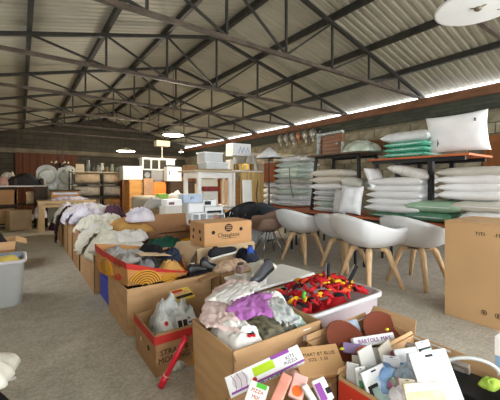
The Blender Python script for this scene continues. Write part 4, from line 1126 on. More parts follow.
drape('white_sheet', 'white sheet hanging over the side of the nearest aisle boxes', 'sheet', [(.95, 4.5, .66), (.80, 4.52, .60), (.65, 4.52, .50), (.62, 4.54, .36)], .42, (0, 1, 0), f_white2, 21, rip=.035)
drape('lavender_shirt', 'lavender shirt hanging over the tall aisle box side', 'shirt', [(.95, 6.2, .80), (.78, 6.22, .75), (.65, 6.23, .68), (.62, 6.24, .56)], .45, (0, 1, 0), f_lav, 22, rip=.035)
drape('white_shirt', 'white shirt hanging from the fifth aisle box', 'shirt', [(.95, 7.6, .76), (.78, 7.6, .70), (.64, 7.6, .62), (.60, 7.6, .42)], .4, (0, 1, 0), f_white, 23, rip=.035)
gr = random.Random(5)
garm = [('white towel', f_white), ('grey shirt', f_grey), ('cream blouse', f_white2), ('lavender blouse', f_lav), ('plum jumper', f_plum), ('black top', f_black), ('tan scarf', f_tan)]
plc = [(0.82, 4.12, .58, 2), (1.12, 4.22, .64, 0), (.86, 4.75, .62, 0), (1.10, 4.80, .62, 1), (.84, 5.25, .70, 2), (1.16, 5.50, .72, 0), (.90, 5.62, .72, 1), (.86, 6.0, .80, 3), (1.16, 6.2, .84, 0), (1.22, 6.4, .78, 5), (.84, 6.75, .78, 0), (1.14, 6.9, .84, 3), (.86, 7.4, .76, 4), (1.12, 7.7, .80, 0), (.9, 8.3, .74, 3), (1.14, 8.5, .74, 5), (1.36, 6.0, .74, 4), (1.30, 5.1, .70, 6)]
plw = ['at the near left corner of the big white heap', 'at the near right of the big white heap', 'on the far left of the big white heap', 'on the far right of the big white heap', 'on the near left of the second aisle box', 'on the right of the second aisle box', 'on the far left of the second aisle box', 'on the left of the third aisle box', 'on the right of the third aisle box', 'tucked behind the third aisle box', 'on the left of the fourth aisle box', 'on the right of the fourth aisle box', 'on the left of the fifth aisle box', 'on the right of the fifth aisle box', 'on the left of the farthest aisle box', 'on the right of the farthest aisle box', 'beside the dark plum clothes', 'along the mustard tan cloth']
for k, ((x, y, z, gi), w) in enumerate(zip(plc, plw)):
    nm_, mt = garm[gi]
    blob('garment', f'crumpled {nm_} {w}', 'garment', (x, y, z - .12), gr.uniform(.28, .44), gr.uniform(.28, .48), gr.uniform(.11, .16), mt, 400 + k, rz=gr.uniform(0, 3), fold=1.5, ns=64, nr=20)
drape('black_garment', 'black garment hanging to the floor beside the aisle boxes', 'garment', [(.72, 7.2, .66), (.62, 7.2, .56), (.58, 7.2, .32), (.57, 7.2, .10)], .36, (0, 1, 0), f_black, 24, rip=.02)
blob('tan_cloth', 'mustard tan cloth spread behind the big white heap', 'cloth', (1.28, 4.72, .56), .62, .62, .17, f_tan, 108, fold=.9)
carton('cardboard_box', 'brown carton under the mustard tan cloth', 1.32, 1.76, 4.72, 5.3, 0, .58, {}, mat=m_card2)
carton('cardboard_box', 'carton holding the dark green cloth behind the yellow printed box', 1.30, 1.94, 3.66, 4.05, 0, .48, {'-y': (.06, 150)}, mat=m_card2)
blob('dark_green_cloth', 'dark green glossy cloth on the carton behind the yellow printed box', 'cloth', (1.47, 3.86, .40), .46, .34, .19, f_green, 109, fold=1)
blob('yellow_cloth', 'yellow cloth strip beside the dark green cloth', 'cloth', (1.78, 3.90, .42), .34, .16, .12, f_yel, 110, fold=.6)
carton('cardboard_box', 'open brown carton with raised flaps behind the dark green cloth', 1.42, 2.12, 4.10, 4.66, 0, .58, {'-y': (.20, 75), '+x': (.1, 20), '+y': (.2, 5)}, mat=M('cardboard_red', '#9c7350', .85, .1, 3))
blob('lavender_bundle', 'lavender white bundle beside the open brown carton', 'clothes', (1.42, 4.72, .70), .42, .36, .18, f_lav, 111, fold=1)
blob('black_bag', 'black bag behind the lavender bundle', 'bag', (1.78, 5.66, .0), .5, .5, .78, f_black, 112)
blob('white_sacks', 'white sack pile between aisle boxes and the white rack', 'sack', (1.72, 6.3, 0), .7, .9, .72, f_white, 113, fold=.8)
# left aisle boxes
carton('cardboard_box', 'open carton of black clothes at the left edge', -.62, -.06, 5.65, 6.2, 0, .42, {'-y': (.13, 140), '+x': (.14, 110)})
blob('black_clothes', 'black clothes in the carton at the left edge', 'clothes', (-.34, 5.92, .05), .5, .5, .48, f_black, 120, sq=.9)
bin_open('storage_bin', 'translucent plastic bin of mixed clothes at the left edge', -.55, .03, 4.02, 4.50, 0, .46, f_binw)
blob('mixed_clothes', 'mixed colourful clothes filling the left translucent bin', 'clothes', (-.26, 4.26, .03), .50, .40, .40, M('mixed_clothes', '#8a5a60', .9, .3, 6, .2, 25, col2='#b9b4c0'), 121, sq=.95)
blob('yellow_garment', 'yellow garment on top of the left translucent bin', 'garment', (-.15, 4.16, .43), .3, .26, .08, M('pale_yellow', '#c9b25a', .9, .15), 122)
blob('blue_grey_garment', 'blue grey garment on top of the left translucent bin', 'garment', (-.14, 4.40, .42), .3, .16, .08, M('bluegrey', '#7d8ca0', .9, .15), 123)

# ================================================================ furniture helpers
def cabinet(name, label, cat, x0, x1, y0, y1, z0, z1, mat, doors=2, face='-y', mdoor=None, drawers=0, group=None):
    o = thing(name, label, cat, ((x0+x1)/2, (y0+y1)/2, z0), 0, group)
    a, b, h = (x1-x0)/2, (y1-y0)/2, z1-z0
    MB().box(-a, a, -b, b, 0, h-.02).build('body', mat, o, bevel=.006)
    MB().box(-a-.012, a+.012, -b-.012, b+.012, h-.02, h).build('top', mat, o, bevel=.004)
    for k in range(doors):
        w = 2*a/doors
        d = MB().box(-a+w*k+.012, -a+w*(k+1)-.012, -b-.016, -b, .04, h-.05).build('door', mdoor or mat, o, bevel=.004)
        MB().lathe([(0,0),(.012,0),(.015,.02),(0,.024)], 8).build('knob', m_black, d, loc=(-a+w*(k+.85 if k % 2 == 0 else k+.15), -b-.016, h*.55), rot=(math.pi/2, 0, 0))
    for k in range(drawers):
        hh = (h-.08)/drawers
        d = MB().box(-a+.015, a-.015, -b-.016, -b, .03+hh*k+.008, .03+hh*(k+1)-.008).build('drawer', mdoor or mat, o, bevel=.004)
        MB().bar((-.05, -b-.025, .03+hh*(k+.5)), (.05, -b-.025, .03+hh*(k+.5)), .012).build('handle', m_black, d)
    return o
m_warm = M('warm_wood', '#a9793f', .55, .18, 3, stretch=(1, 1, 5))
m_orng = M('orange_panel', '#c5702e', .5, .1, 3)
m_dark = M('dark_wood', '#3a2c22', .6, .2, 4)
m_gry = M('grey_plastic', '#6f7070', .5, .08)
m_beige = M('beige_board', '#c4b498', .7, .1, 3, stretch=(1, 6, 6))

# ---- white tables in the middle
wl2 = table('white_table', 'white lower table carrying the tall white table', 2.60, 3.86, 5.45, 6.60, 0, .75, m_white, m_white, leg=.06)
wt = table('white_table', 'tall stacked white table with beige board top', 2.84, 3.66, 5.72, 6.44, .752, 1.47, m_white, m_white, leg=.075, inset=.045)
for (x0, x1, y0, y1) in ((-.40, .40, -.35, -.33), (-.40, .40, .33, .35), (-.40, -.38, -.35, .35), (.38, .40, -.35, .35)): MB().box(x0, x1, y0, y1, .60, .69).build('apron', m_white, wt)
pack('beige_board', 'beige wooden board lying on the tall white table', 'board', (3.22, 6.06, 1.472), .98, .84, .035, m_beige)
pack('beige_board', 'smaller brown board stacked on the beige board', 'board', (3.30, 6.04, 1.508), .72, .56, .03, M('brown_board', '#a08a6a', .7, .1, 3))
for k, (x, y, z, w, d, h, lab) in enumerate(((3.34, 6.02, 1.54, .52, .40, .15, 'lower white plastic storage box on the tall white table'), (3.28, 6.04, 1.692, .44, .36, .20, 'upper white plastic storage box on the tall white table'))):
    o = pack('plastic_box', lab, 'storage box', (x, y, z), w, d, h, M('milky_plastic', '#cfd3d4', .35, .06), bevel=.015)
    MB().box(-w/2-.012, w/2+.012, -d/2-.012, d/2+.012, h-.025, h+.004).build('lid', m_wplastic, o, bevel=.006)
pack('cardboard_carton', 'small brown carton at the left end of the beige board', 'carton', (2.93, 6.26, 1.508), .26, .22, .12, m_card2)
blob('green_cloth', 'green cloth on the beige board left of the plastic boxes', 'cloth', (3.08, 6.30, 1.54), .30, .20, .14, M('sea_green', '#3f8a6c', .8, .15), 130)
# between the white legs
pack('white_carton', 'white carton under the tall white table, left', 'carton', (3.25, 6.1, .752), .36, .30, .32, M('off_white', '#cfcbc2', .7, .06))
pack('red_books', 'stack of red and brown boxes under the tall white table', 'box', (3.28, 6.12, 1.075), .40, .26, .10, M('dark_red', '#7c2f28', .7, .3, 14))
pack('cream_box', 'cream carton on the red boxes under the tall white table', 'carton', (3.26, 6.14, 1.178), .36, .26, .16, M('cream', '#d2cab8', .7, .06))
# rack of white things in front
w2 = table('white_table', 'low white table of white household things before the tall table', 2.12, 3.02, 4.55, 5.28, 0, .62, m_white, m_white, leg=.05)
def frame_box(label, loc, w, d, h, mat, cols, rows, name='open_shelf', rz=0, cat='shelf'):
    o = thing(name, label, cat, loc, rz)
    t = .018
    MB().box(-w/2, w/2, d/2-.01, d/2, 0, h).build('back_panel', mat, o)
    for s in (-1, 1): MB().box(s*w/2-t/2, s*w/2+t/2, -d/2, d/2, 0, h).build('side_panel', mat, o)
    for r in range(rows + 1): MB().box(-w/2, w/2, -d/2, d/2, r*h/rows-t/2+t/2, r*h/rows+t).build('shelf_board', mat, o)
    for c in range(1, cols): MB().box(-w/2+c*w/cols-t/2, -w/2+c*w/cols+t/2, -d/2, d/2, t, h).build('divider', mat, o)
    return o
frame_box('small white open shelf with two holes at the front of the low white table', (2.30, 4.68, .622), .26, .20, .13, m_wplastic, 2, 1)
frame_box('white shelf toy standing on the low white table middle', (2.62, 4.72, .622), .32, .22, .10, m_wplastic, 1, 1)
pl_ = thing('pink_plate', 'round pinkish plate leaning on the white shelf toy', 'plate', (2.60, 4.585, .68), 0, rot=(math.radians(80), 0, .2))
MB().lathe([(0,0),(.05,.004),(.058,.010),(.05,.012),(0,.008)], 18).build('dish', M('pinkish', '#b58472', .6, .1), pl_, smooth=True)
pack('white_appliance', 'white rounded appliance on the low white table', 'appliance', (2.36, 4.95, .622), .30, .30, .30, m_wplastic, bevel=.04)
o = pack('white_printer', 'white printer with black slot on the low white table', 'printer', (2.72, 5.0, .622), .36, .30, .22, m_wplastic, bevel=.02)
strip(o, -.14, .14, -.155, -.149, .10, .15, m_black, 'paper_slot')
o = pack('white_printer', 'second white device with dark screen on the printer', 'printer', (2.66, 5.02, .845), .26, .24, .12, m_wplastic, bevel=.015)
strip(o, -.10, .02, -.125, -.119, .03, .09, m_black, 'screen')
o = pack('blue_white_carton', 'pale blue printed carton left of the white devices', 'carton', (2.20, 5.12, .922), .34, .22, .14, M('pale_blue', '#b4c3d8', .6, .08))
o.location = (2.34, 5.0, .925)
text('JM', .07, M('navy_ink', '#3d4f78', .6), o, (-.02, -.1112, .07), (math.pi/2, 0, 0))
o = pack('blue_white_carton', 'pale blue carton with brown picture below the tall table', 'carton', (2.86, 5.16, .845), .20, .18, .18, M('pale_blue2', '#c0cad8', .6, .08)); strip(o, -.08, .06, -.0915, -.09, .04, .10, M('brown_pic', '#7a4a3a', .6), 'picture')
o.location = (2.92, 5.14, .622)
# white plastic stool at left
sg = thing('white_stool', 'white plastic stool left of the low white table', 'stool', (1.98, 4.98, 0))
MB().lathe([(.0, .60), (.17, .60), (.18, .62), (.17, .64), (0, .64)], 20).build('seat', m_wplastic, sg, smooth=False)
for k in range(4):
    a = k*math.pi/2 + .78; MB().tube([(.14*math.cos(a), .14*math.sin(a), .60), (.20*math.cos(a), .20*math.sin(a), 0)], .018, 8).build('leg', m_wplastic, sg)
pack('white_carton', 'white carton on the white plastic stool', 'carton', (1.98, 4.98, .642), .28, .26, .24, M('off_white', ''))
o = pack('white_carton', 'white printed carton stacked on the stool carton', 'carton', (2.0, 4.99, .884), .26, .24, .10, m_wplastic); strip(o, -.09, .0, -.1215, -.12, .02, .06, M('brown_pic', ''), 'picture')
for k, (x, y, h, lab) in enumerate(((2.28, 4.46, .52, 'white wire plant stand before the low white table'), (2.62, 4.44, .54, 'wide white wire stand before the white shelf toy'))):
    o = thing('wire_stand', lab, 'stand', (x, y, 0))
    w = .11 if k < 2 else .16
    for sx in (-1, 1):
        for sy in (-1, 1): MB().tube([(sx*w, sy*.08, 0), (sx*w*.9, sy*.07, h)], .010, 6).build('leg', m_wplastic, o)
    for z in (h*.45, h*.75): 
        for sy in (-1, 1): MB().bar((-w, sy*.075, z), (w, sy*.075, z), .014).build('crossbar', m_wplastic, o)
    MB().box(-w-.01, w+.01, -.09, .09, h, h+.015).build('top', m_wplastic, o)
    MB().box(-w+.01, w-.01, -.07, .07, h*.45, h*.45+.012).build('shelf', m_wplastic, o)
# right of the tall table: grey bedding, boards, gas heater shape
for k, (x, y, z, sx, sy, h, mt, lab) in enumerate(((3.76, 5.32, 0, .34, .26, .90, M('grey_sheet', '#b4b5b4', .8, .12, 3, .2), 'grey white bedding heap behind the black chairs'), (3.16, 5.0, .0, .30, .30, .74, f_white, 'white cloth heap right of the low white table'), (4.36, 5.52, 0, .4, .3, .92, M('pale_sheet', '#c8c6bf', .8, .1), 'cream cloth heap before the yellow wooden panel'))):
    blob('bedding_heap', lab, 'bedding', (x, y, z), sx, sy, h, mt, 140 + k, fold=.5, sq=.8)
blob('pink_cloth', 'pink cloth bundle behind the fruit box', 'cloth', (2.62, 4.25, .0), .40, .3, .74, f_pink, 145)
blob('dark_coat', 'dark coat heaped behind the right end of the fruit box', 'coat', (2.62, 4.0, 0), .34, .4, .80, f_black, 146, sq=.8)
# shelf with brass drum
vs_t = table('white_table', 'narrow white table carrying the brass drum and printed carton', 3.72, 4.52, 5.80, 6.28, 0, 1.53, m_white, m_white, leg=.05, inset=.03)
m_brass = M('brass', '#b48a34', .3, .2, 4, metal=.85)
dm = thing('brass_drum', 'round brass drum with pale panels on the narrow white table', 'drum', (4.10, 5.98, 1.532))
MB().lathe([(0, 0), (.235, 0), (.235, .13), (0, .13)], 28).build('body', M('cream', ''), dm, smooth=False)
for k in range(14):
    a = 2*math.pi*k/14; w = .034
    MB().prism([(.232, -w), (.242, -w), (.242, w), (.232, w)], .006, .124, Matrix.Rotation(a, 4, 'Z')).build('brass_panel', m_brass, dm)
MB().lathe([(.225, .12), (.245, .12), (.245, .138), (.225, .138)], 28).build('rim', m_brass, dm)
pack('grey_carton', 'grey carton standing behind the brass drum', 'carton', (4.16, 6.24, 1.532), .26, .10, .34, M('greyish', '#a39e92', .7, .1))
o = pack('white_carton', 'white carton with blue print above the brass drum', 'carton', (4.12, 6.2, 1.874), .50, .30, .28, m_wplastic)
for k in range(3): MB().tube([(-.10+.10*k, -.151, .06), (-.04+.10*k, -.151, .20), (-.02+.10*k, -.151, .10)], .007, 5).build('print', M('blue_print', '#5d7fae', .6), o)
strip(o, -.251, -.249, -.14, .14, .02, .26, M('cream', ''), 'side_print')
pack('white_carton', 'small white carton left of the grey carton on the narrow table', 'carton', (3.85, 6.1, 1.532), .16, .2, .24, M('off_white', ''))
# yellow wooden panel
yp_ = thing('trellis', 'yellow wooden trellis panel below the narrow white table', 'trellis', (4.22, 5.72, 0))
for k in range(7): MB().box(-.36+.09*k, -.28+.09*k, -.01, .02, .55, 1.49).build('slat', M('yellow_wood', '#c2a066', .55, .15, 4, stretch=(5, 5, 1)), yp_, bevel=.003)
for z in (.62, 1.40): MB().box(-.36, .26, .02, .045, z, z+.06).build('rail', M('yellow_wood', ''), yp_)
for s in (-.32, .22): MB().box(s-.025, s+.025, .02, .06, 0, .62).build('leg', M('yellow_wood', ''), yp_)
for k in range(2): MB().tube([(-.10+.2*k, -.012, 1.3), (-.16+.2*k, -.03, 1.0), (-.12+.2*k, -.012, .8)], .010, 6).build('handle', m_dark, yp_)
pack('leaning_board', 'white leaning panel in front of the yellow wooden panel', 'panel', (3.98, 5.58, .0), .24, .03, 1.32, m_white, rot=(math.radians(-4), 0, 0))
# floor lamp with cone shade
fl = thing('floor_lamp', 'floor lamp with white cone shade beside the blanket stack', 'lamp', (*P(269, 150, 7.0)[:2], 0))
MB().lathe([(0, 0), (.15, 0), (.14, .025), (0, .03)], 20).build('base', m_black, fl)
MB().tube([(0, 0, .02), (0, 0, 1.86)], .014, 8).build('pole', m_black, fl)
MB().lathe([(.30, 1.80), (.035, 2.03), (.028, 2.03), (.29, 1.80)], 28).build('shade', M('shade_white', '#d6d6d6', .7, .03), fl, smooth=True)
blob('white_fabric', 'white fabric hanging between the printed carton and cone lamp', 'fabric', (4.44, 6.12, 1.532), .22, .3, .52, f_white, 150, fold=.8)
pack('beige_board', 'tall beige board standing behind the cone lamp', 'board', (5.1, 6.55, 0), .9, .05, 2.02, m_beige)
pack('beige_board', 'second beige board behind the tall blanket stack', 'board', (5.55, 6.2, 0), .7, .05, 2.0, M('cream_board', '#cbbd9e', .7, .1))
o = pack('orange_crate', 'orange brown crate on the white bags behind the blanket stack', 'crate', (4.86, 5.75, 1.28), .36, .4, .46, M('orange_crate', '#a75c30', .6, .15)); o.location.z = 1.275
MB().box(-.19, .19, -.21, .21, .44, .47).build('lid', m_beige, o)

# ================================================================ back: cabinets and appliances
cabinet('wood_cabinet', 'warm wooden cabinet under the white cooler box', 'cabinet', 2.33, 2.93, 8.75, 9.25, 0, 1.33, m_warm, 2, drawers=0)
o = pack('white_cooler', 'white cooler box on the warm wooden cabinet', 'cooler', (2.44, 9.0, 1.332), .52, .46, .36, M('cooler_white', '#b9bdb8', .5, .05), bevel=.02); MB().box(-.265, .265, -.235, .235, .30, .37).build('lid', M('cooler_lid', '#c9ccc8', .5, .05), o, bevel=.01)
pack('leaning_board', 'brown leaning panel between the wooden and orange cabinets', 'panel', (2.82, 8.60, 0), .26, .04, 1.38, M('brown_sheet', '#8a6a50', .7, .12), rot=(math.radians(-4), 0, 0))
cabinet('orange_cabinet', 'bright orange cabinet under the grey monitor', 'cabinet', 2.97, 3.34, 8.72, 9.2, 0, 1.28, m_orng, 1)
mo = thing('grey_monitor', 'grey monitor turned away on the orange cabinet', 'monitor', (3.15, 8.92, 1.282)); MB().box(-.20, .20, -.02, .10, .03, .31).build('case', m_gry, mo, bevel=.02); MB().box(-.10, .10, -.06, .12, 0, .03).build('base', m_gry, mo)
o = pack('black_speaker', 'black speaker box beside the white cooler', 'speaker', (2.84, 9.02, 1.332), .24, .36, .28, m_black)
MB().lathe([(0,0),(.07,0),(.08,.01),(0,.004)], 16).build('cone', m_gry, o, loc=(0, -.181, .14), rot=(math.pi/2, 0, 0))
dh = frame_box('white dollhouse cabinet with dark openings on the speaker and monitor', (3.20, 9.05, 1.614), .92, .30, .30, m_white, 4, 1, 'dollhouse_cabinet', cat='cabinet')
MB().prism([(-.50, -.18), (.50, -.18), (.50, .18), (-.50, .18)], .315, .34).build('roof', m_white, dh)
for k in range(4):
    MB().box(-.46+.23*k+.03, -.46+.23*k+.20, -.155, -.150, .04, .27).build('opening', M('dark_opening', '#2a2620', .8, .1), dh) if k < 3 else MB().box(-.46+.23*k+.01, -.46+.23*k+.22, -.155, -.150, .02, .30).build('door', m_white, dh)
cabinet('dark_cabinet', 'dark cabinet carrying the red folded chair and white box', 'cabinet', 3.38, 4.12, 8.5, 9.0, 0, 1.30, m_dark, 2)
o = pack('white_box', 'white box with black mark under the dark plank', 'box', (3.50, 8.64, 1.302), .42, .26, .40, M('off_white2', '#c6c5c0', .6, .05)); strip(o, -.16, -.13, -.1315, -.13, .16, .30, m_black, 'mark')
tag(pack('dark_plank', 'long black plank lying across the top of the white box', 'plank', (3.98, 8.66, 1.704), 1.3, .2, .05, m_black))
rc = thing('red_folding_chair', 'dark red folded wooden chair on the dark cabinet', 'chair', (3.92, 8.62, 1.302), .2)
m_rc = M('dark_red_wood', '#7a2f22', .55, .15)
for s in (-1, 1):
    MB().bar((-.18, s*.16, .02), (.18, s*.16, .34), .03).build('leg', m_rc, rc); MB().bar((.18, s*.13, .02), (-.18, s*.13, .34), .03).build('leg', m_rc, rc)
for k in range(4): MB().bar((-.10+.07*k, -.17, .30), (-.10+.07*k, .17, .30), .05, .015).build('seat_slat', m_rc, rc)
tl = thing('table_lamp', 'table lamp with boxy cream shade on the dollhouse cabinet', 'lamp', (3.34, 9.05, 1.956))
MB().lathe([(0,0),(.08,0),(.07,.02),(0,.025)], 16).build('base', M('cream', ''), tl); MB().tube([(0,0,.02),(0,0,.40)], .014, 8).build('stem', M('cream', ''), tl)
MB().prism([(-.20,-.12),(.20,-.12),(.20,.12),(-.20,.12)], .36, .52).build('shade', M('cream_shade', '#cdbb9a', .8, .05), tl, bevel=.01)
# grey tub armchair and lime box
ga = thing('grey_stool', 'grey upholstered tub seat on wooden legs before the wooden cabinet', 'stool', (2.42, 7.75, 0))
MB().lathe([(0, .60), (.26, .60), (.30, .66), (.30, .88), (.26, .94), (0, .95)], 24).build('cushion', M('grey_uphol', '#8f8878', .9, .1, 5, .2), ga, smooth=True)
for k in range(4):
    a = k*math.pi/2+.78; MB().tube([(.2*math.cos(a), .2*math.sin(a), .61), (.26*math.cos(a), .26*math.sin(a), 0)], .02, 8).build('leg', m_warm, ga)
pack('cardboard_carton', 'tall carton under the lime green box', 'carton', (2.62, 7.1, 0), .3, .3, .78, m_card2)
pack('lime_box', 'lime green box right of the grey tub seat', 'box', (2.62, 7.1, .782), .22, .22, .22, M('lime_box', '#8fc05a', .5, .06))
cabinet('wood_cabinet', 'low pale wooden cabinet under the white devices at left', 'cabinet', 2.0, 2.5, 6.2, 6.65, 0, .74, m_woodt, 2)
for k, (x, y, z, sx, sy, h, lab) in enumerate(((3.1, 7.2, 0, .9, .8, 1.12, 'grey white sack heap behind the tall white table'), (2.25, 6.42, .742, .46, .4, .22, 'white bagged clothes on the low pale cabinet'))):
    blob('sack_heap', lab, 'sack', (x, y, z), sx, sy, h, M('sack_grey', '#b2b0aa', .8, .12, 4, .3), 160+k, fold=.7, sq=.8)

# ---- rug rack
rk = thing('rug_rack', 'black metal rack with shelves of rolled rugs', 'rack', (1.88, 10.82, 0))
for x in (-.68, .14, .68):
    for y in (-.35, .35): MB().bar((x, y, 0), (x, y, 1.64), .035, up=(0, 1, 0)).build('post', m_black, rk)
for z in (.45, .82, 1.20, 1.56): MB().box(-.70, .70, -.37, .37, z, z+.03).build('shelf', m_black if z < 1.5 else m_beige, rk)
rugc = ['#cdbb9e', '#ded4c0', '#bd9560', '#dcd3bf', '#cbae80', '#e0d9cc', '#c0aa8c', '#d6cab0']
rn = ['left front', 'left back', 'right front', 'right back']
lev = [(.48, 'lowest'), (.85, 'middle'), (1.23, 'upper')]
for li, (z, ln) in enumerate(lev):
    for k, (x, y) in enumerate(((-.27, -.18), (-.27, .18), (.41, -.18), (.41, .18))):
        L = .66 if x < 0 else .48; c = rugc[(li*3+k) % 8]; r = .155
        o = thing('rolled_rug', f'rolled rug at the {rn[k]} of the {ln} shelf of the rug rack', 'rug', (1.88+x, 10.82+y, z+r+.002), 0, 'rolled rugs')
        MB().tube([(-L/2, 0, 0), (L/2, 0, 0)], r, 16).build('roll', M('rug_'+c[1:], c, .95, .15, 10, .4, 60), o, smooth=True)
        MB().tube([(-L/2-.004, .12*math.cos(a)*(1-a/16), .12*math.sin(a)*(1-a/16)) for a in [q*.7 for q in range(18)]], .008, 5).build('spiral_end', M('rug_end', '#8a7658', .95, .1), o)
# ornaments on the rack
for k, px in enumerate((80, 88, 93, 98, 102, 107, 112, 117, 121)):
    p = atY(px, 166, 10.66)
    if k == 0:
        o = thing('picture_frame', 'small cream picture frame standing on the rug rack', 'picture frame', (p.x, p.y, 1.592), 0); MB().box(-.11, .11, -.012, .012, 0, .22).build('frame', M('cream_shade', ''), o, bevel=.004); MB().box(-.08, .08, -.014, -.011, .03, .19).build('picture', m_beige, o); continue
    h = (.0, .34, .16, .20, .26, .16, .24, .14, .18)[k]
    o = thing('vase', ('x', 'tall grey', 'small dark', 'grey', 'white cylindrical', 'small brown', 'pale green', 'short grey', 'short white')[k] + ' vase standing on the top board of the rug rack', 'vase', (p.x, p.y, 1.592), 0, 'vases on the rug rack')
    c = ('#000000', '#6f7470', '#4c4a44', '#84857e', '#c4c4bb', '#7c6650', '#8b9a88', '#77766e', '#a8a69c')[k]
    MB().lathe([(.03, 0), (.05, .02), (.065, h*.4), (.035, h*.8), (.045, h), (.03, h)], 14).build('body', M('vase_%d' % k, c, .4, .1), o, smooth=True)
    MB().lathe([(.028, h-.004), (.05, h-.002), (.048, h+.008), (.028, h+.006)], 14).build('lip', M('vase_%d' % k, c), o)

# ---- wooden table with clothes, headboard, chandelier
wtab = thing('wooden_table', 'pale wooden table with thick square legs at the end of the aisle', 'table', (1.0, 10.0, 0))
MB().box(-.66, .66, -.42, .42, .72, .79).build('tabletop', m_woodt, wtab, bevel=.008)
for sx in (-1, 1):
    for sy in (-1, 1): MB().box(sx*.58-.07, sx*.58+.07, sy*.34-.06, sy*.34+.06, 0, .72).build('leg', M('leg_wood', '#b29a76', .6, .12, 4, stretch=(5, 5, 1)), wtab, bevel=.006)
MB().box(-.52, .52, -.37, -.34, .62, .72).build('apron', m_woodt, wtab)
blob('purple_clothes', 'purple and white clothes along the edge of the wooden table', 'clothes', (1.06, 9.78, .79), .95, .30, .12, M('purple_mix', '#8d7d92', .9, .3, 9, .2, 25, col2='#d2ccd4'), 170, fold=.9)
blob('white_clothes', 'white clothes spilling off the left end of the wooden table', 'clothes', (.42, 9.9, .35), .3, .4, .42, f_lav, 171)
blob('dark_red_clothes', 'dark red clothes under the wooden table', 'clothes', (1.0, 10.0, 0), .8, .5, .5, f_plum, 172)
rd = thing('wooden_crate', 'small wooden crate with dark lid on the wooden table', 'crate', (.98, 10.1, .792))
MB().box(-.33, .33, -.16, .16, 0, .23).build('body', m_warm, rd, bevel=.006); MB().box(-.36, .36, -.19, .19, .23, .27).build('lid', m_dark, rd, bevel=.004)
MB().box(-.29, .29, -.164, -.16, .15, .20).build('panel', M('pale_blue', ''), rd)
hb = thing('headboard', 'pale grey two humped headboard leaning behind the wooden table', 'headboard', (.94, 11.9, 0))
pts = [(-.56, .0)]
for k in range(25):
    t = k/24; pts.append((-.56+1.12*t, 1.62+.20*abs(math.sin(2*math.pi*t))**.5))
pts.append((.56, 0))
MB().prism(pts, -.06, .06, Matrix.Rotation(math.pi/2, 4, 'X')).build('panel', M('silver_grey', '#c2c8c6', .4, .1, 3, spec=.5), hb)
for s in (-.28, .28): MB().lathe([(0,0),(.20,.0),(.23,.03),(.18,.06),(0,.08)], 24, sx=1.05, sy=1.0).build('cushion', M('silver_grey2', '#d0d5d3', .4, .1, 3, spec=.5), hb, loc=(s, -.06, 1.45), rot=(math.pi/2, 0, 0), smooth=True)
for s in (-.28, .28): MB().box(s-.25, s+.25, -.10, -.06, .85, 1.22).build('lower_cushion', M('silver_grey2', ''), hb, bevel=.02)
chd = thing('chandelier', 'black wrought iron chandelier on two chains above the headboard', 'chandelier', (*P(60, 168, 9.7)[:2], 1.80))
MB().lathe([(.0, -.10), (.03, -.08), (.05, 0), (.03, .05), (0, .06)], 12).build('hub', m_black, chd)
for k in range(6):
    a = k*math.pi/3; c, s = math.cos(a), math.sin(a)
    MB().tube([(0, 0, 0), (.12*c, .12*s, -.06), (.20*c, .20*s, -.02), (.22*c, .22*s, .05)], .012, 6).build('arm', m_black, chd)
    MB().lathe([(0, 0), (.025, 0), (.02, .04), (0, .07)], 8).build('bulb', M('bulb_glass', '#d8d2bc', .3), chd, loc=(.22*c, .22*s, .05))
zt = roofz(chd.location.x) - 1.85
for s in (-.09, .09): MB().tube([(s, 0, .03), (s*.4, 0, zt)], .007, 5).build('chain', m_black, chd)

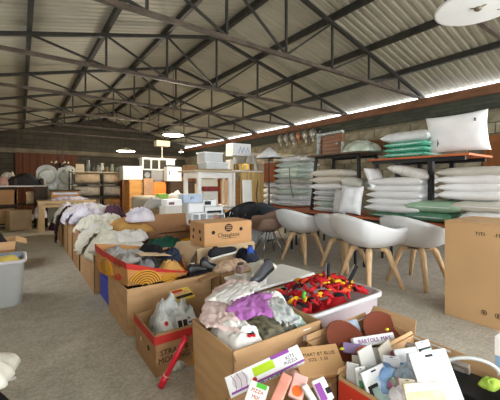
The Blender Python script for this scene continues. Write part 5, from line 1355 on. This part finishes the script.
# ---- dark rack at far left
dkr = thing('dark_shelf', 'dark wooden shelf unit at the far left end of the aisle', 'shelf', (-.12, 11.3, 0))
for x in (-.72, .0, .62): MB().box(x-.03, x+.03, -.3, .3, 0, 1.38).build('post', m_dark, dkr)
for z in (.10, .62, 1.14): MB().box(-.74, .65, -.32, .32, z, z+.04).build('shelf_board', m_dark if z < 1 else M('off_white2', ''), dkr)
blob('dark_blanket', 'dark blanket draped over the far left shelf unit', 'blanket', (.06, 11.25, 1.18), .86, .52, .38, M('charcoal', '#2a2a2c', .9, .2), 180, fold=.5)
for k, (x, y, s, c, lab) in enumerate(((-.42, 11.15, .34, '#b58f86', 'pinkish bundle left of the dark blanket'), (-.30, 11.5, .4, '#b9b3a4', 'cream bundle behind the dark blanket'), (.50, 11.35, .26, '#9a938a', 'grey bundle right of the dark blanket'))):
    blob('cloth_bundle', lab, 'bundle', (x, y, 1.18), s, s*.8, .42 if k == 1 else .32, M('bundle_%d' % k, c, .9, .15), 181+k)
pack('cardboard_carton', 'brown carton on the middle board of the far left shelf', 'carton', (-.35, 11.2, .662), .55, .4, .40, m_card2)
pack('cardboard_carton', 'pale carton on the middle board of the far left shelf', 'carton', (.32, 11.2, .662), .40, .4, .34, m_card3)
pack('cardboard_carton', 'tan carton on the bottom board of the far left shelf', 'carton', (-.32, 11.2, .142), .5, .4, .40, m_card)
pack('cardboard_carton', 'tilted beige carton on the floor before the far left shelf', 'carton', (-.05, 10.6, 0), .5, .35, .52, m_card3, rz=.3)
cabinet('dark_cabinet', 'narrow dark cabinet between the left shelf and the wooden table', 'cabinet', .30, .62, 10.75, 11.05, 0, 1.15, m_dark, 1)
# big brown sliding door on the back wall
d2 = MB().box(-.2, 1.98, YB-.07, YB-.02, 0, 2.5).build('door_2', M('rust_door', '#542f1c', .7, .2, 2, stretch=(3, 1, .4))); struct(d2)
for k in range(9): MB().box(-.18+.24*k, .04+.24*k, YB-.095, YB-.07, .05, 2.46).build('plank', M('rust_plank', '#58321c', .7, .2, 2, stretch=(3, 1, .4)), d2, bevel=.005)
# things along the far back wall
cabinet('tall_cupboard', 'tall grey cupboard against the back wall behind the rug rack', 'cupboard', 2.3, 3.4, 14.8, 15.4, 0, 1.7, M('grey_cup', '#6c675c', .6, .1), 3)
cabinet('tall_cupboard', 'brown cupboard against the back wall right of the grey one', 'cupboard', 3.6, 4.8, 14.8, 15.4, 0, 1.5, m_brownw, 3)
for k in range(4):
    pack('stored_carton', ('first', 'second', 'third', 'fourth')[k] + ' carton from the left on the right wall shelf row', 'carton', (5.4 + .1*k, 8.2 + 1.4*k, 0), .7, .8, (1.35, 1.6, 1.2, 1.5)[k], (m_card2, m_brownw, m_card3, m_card2)[k])
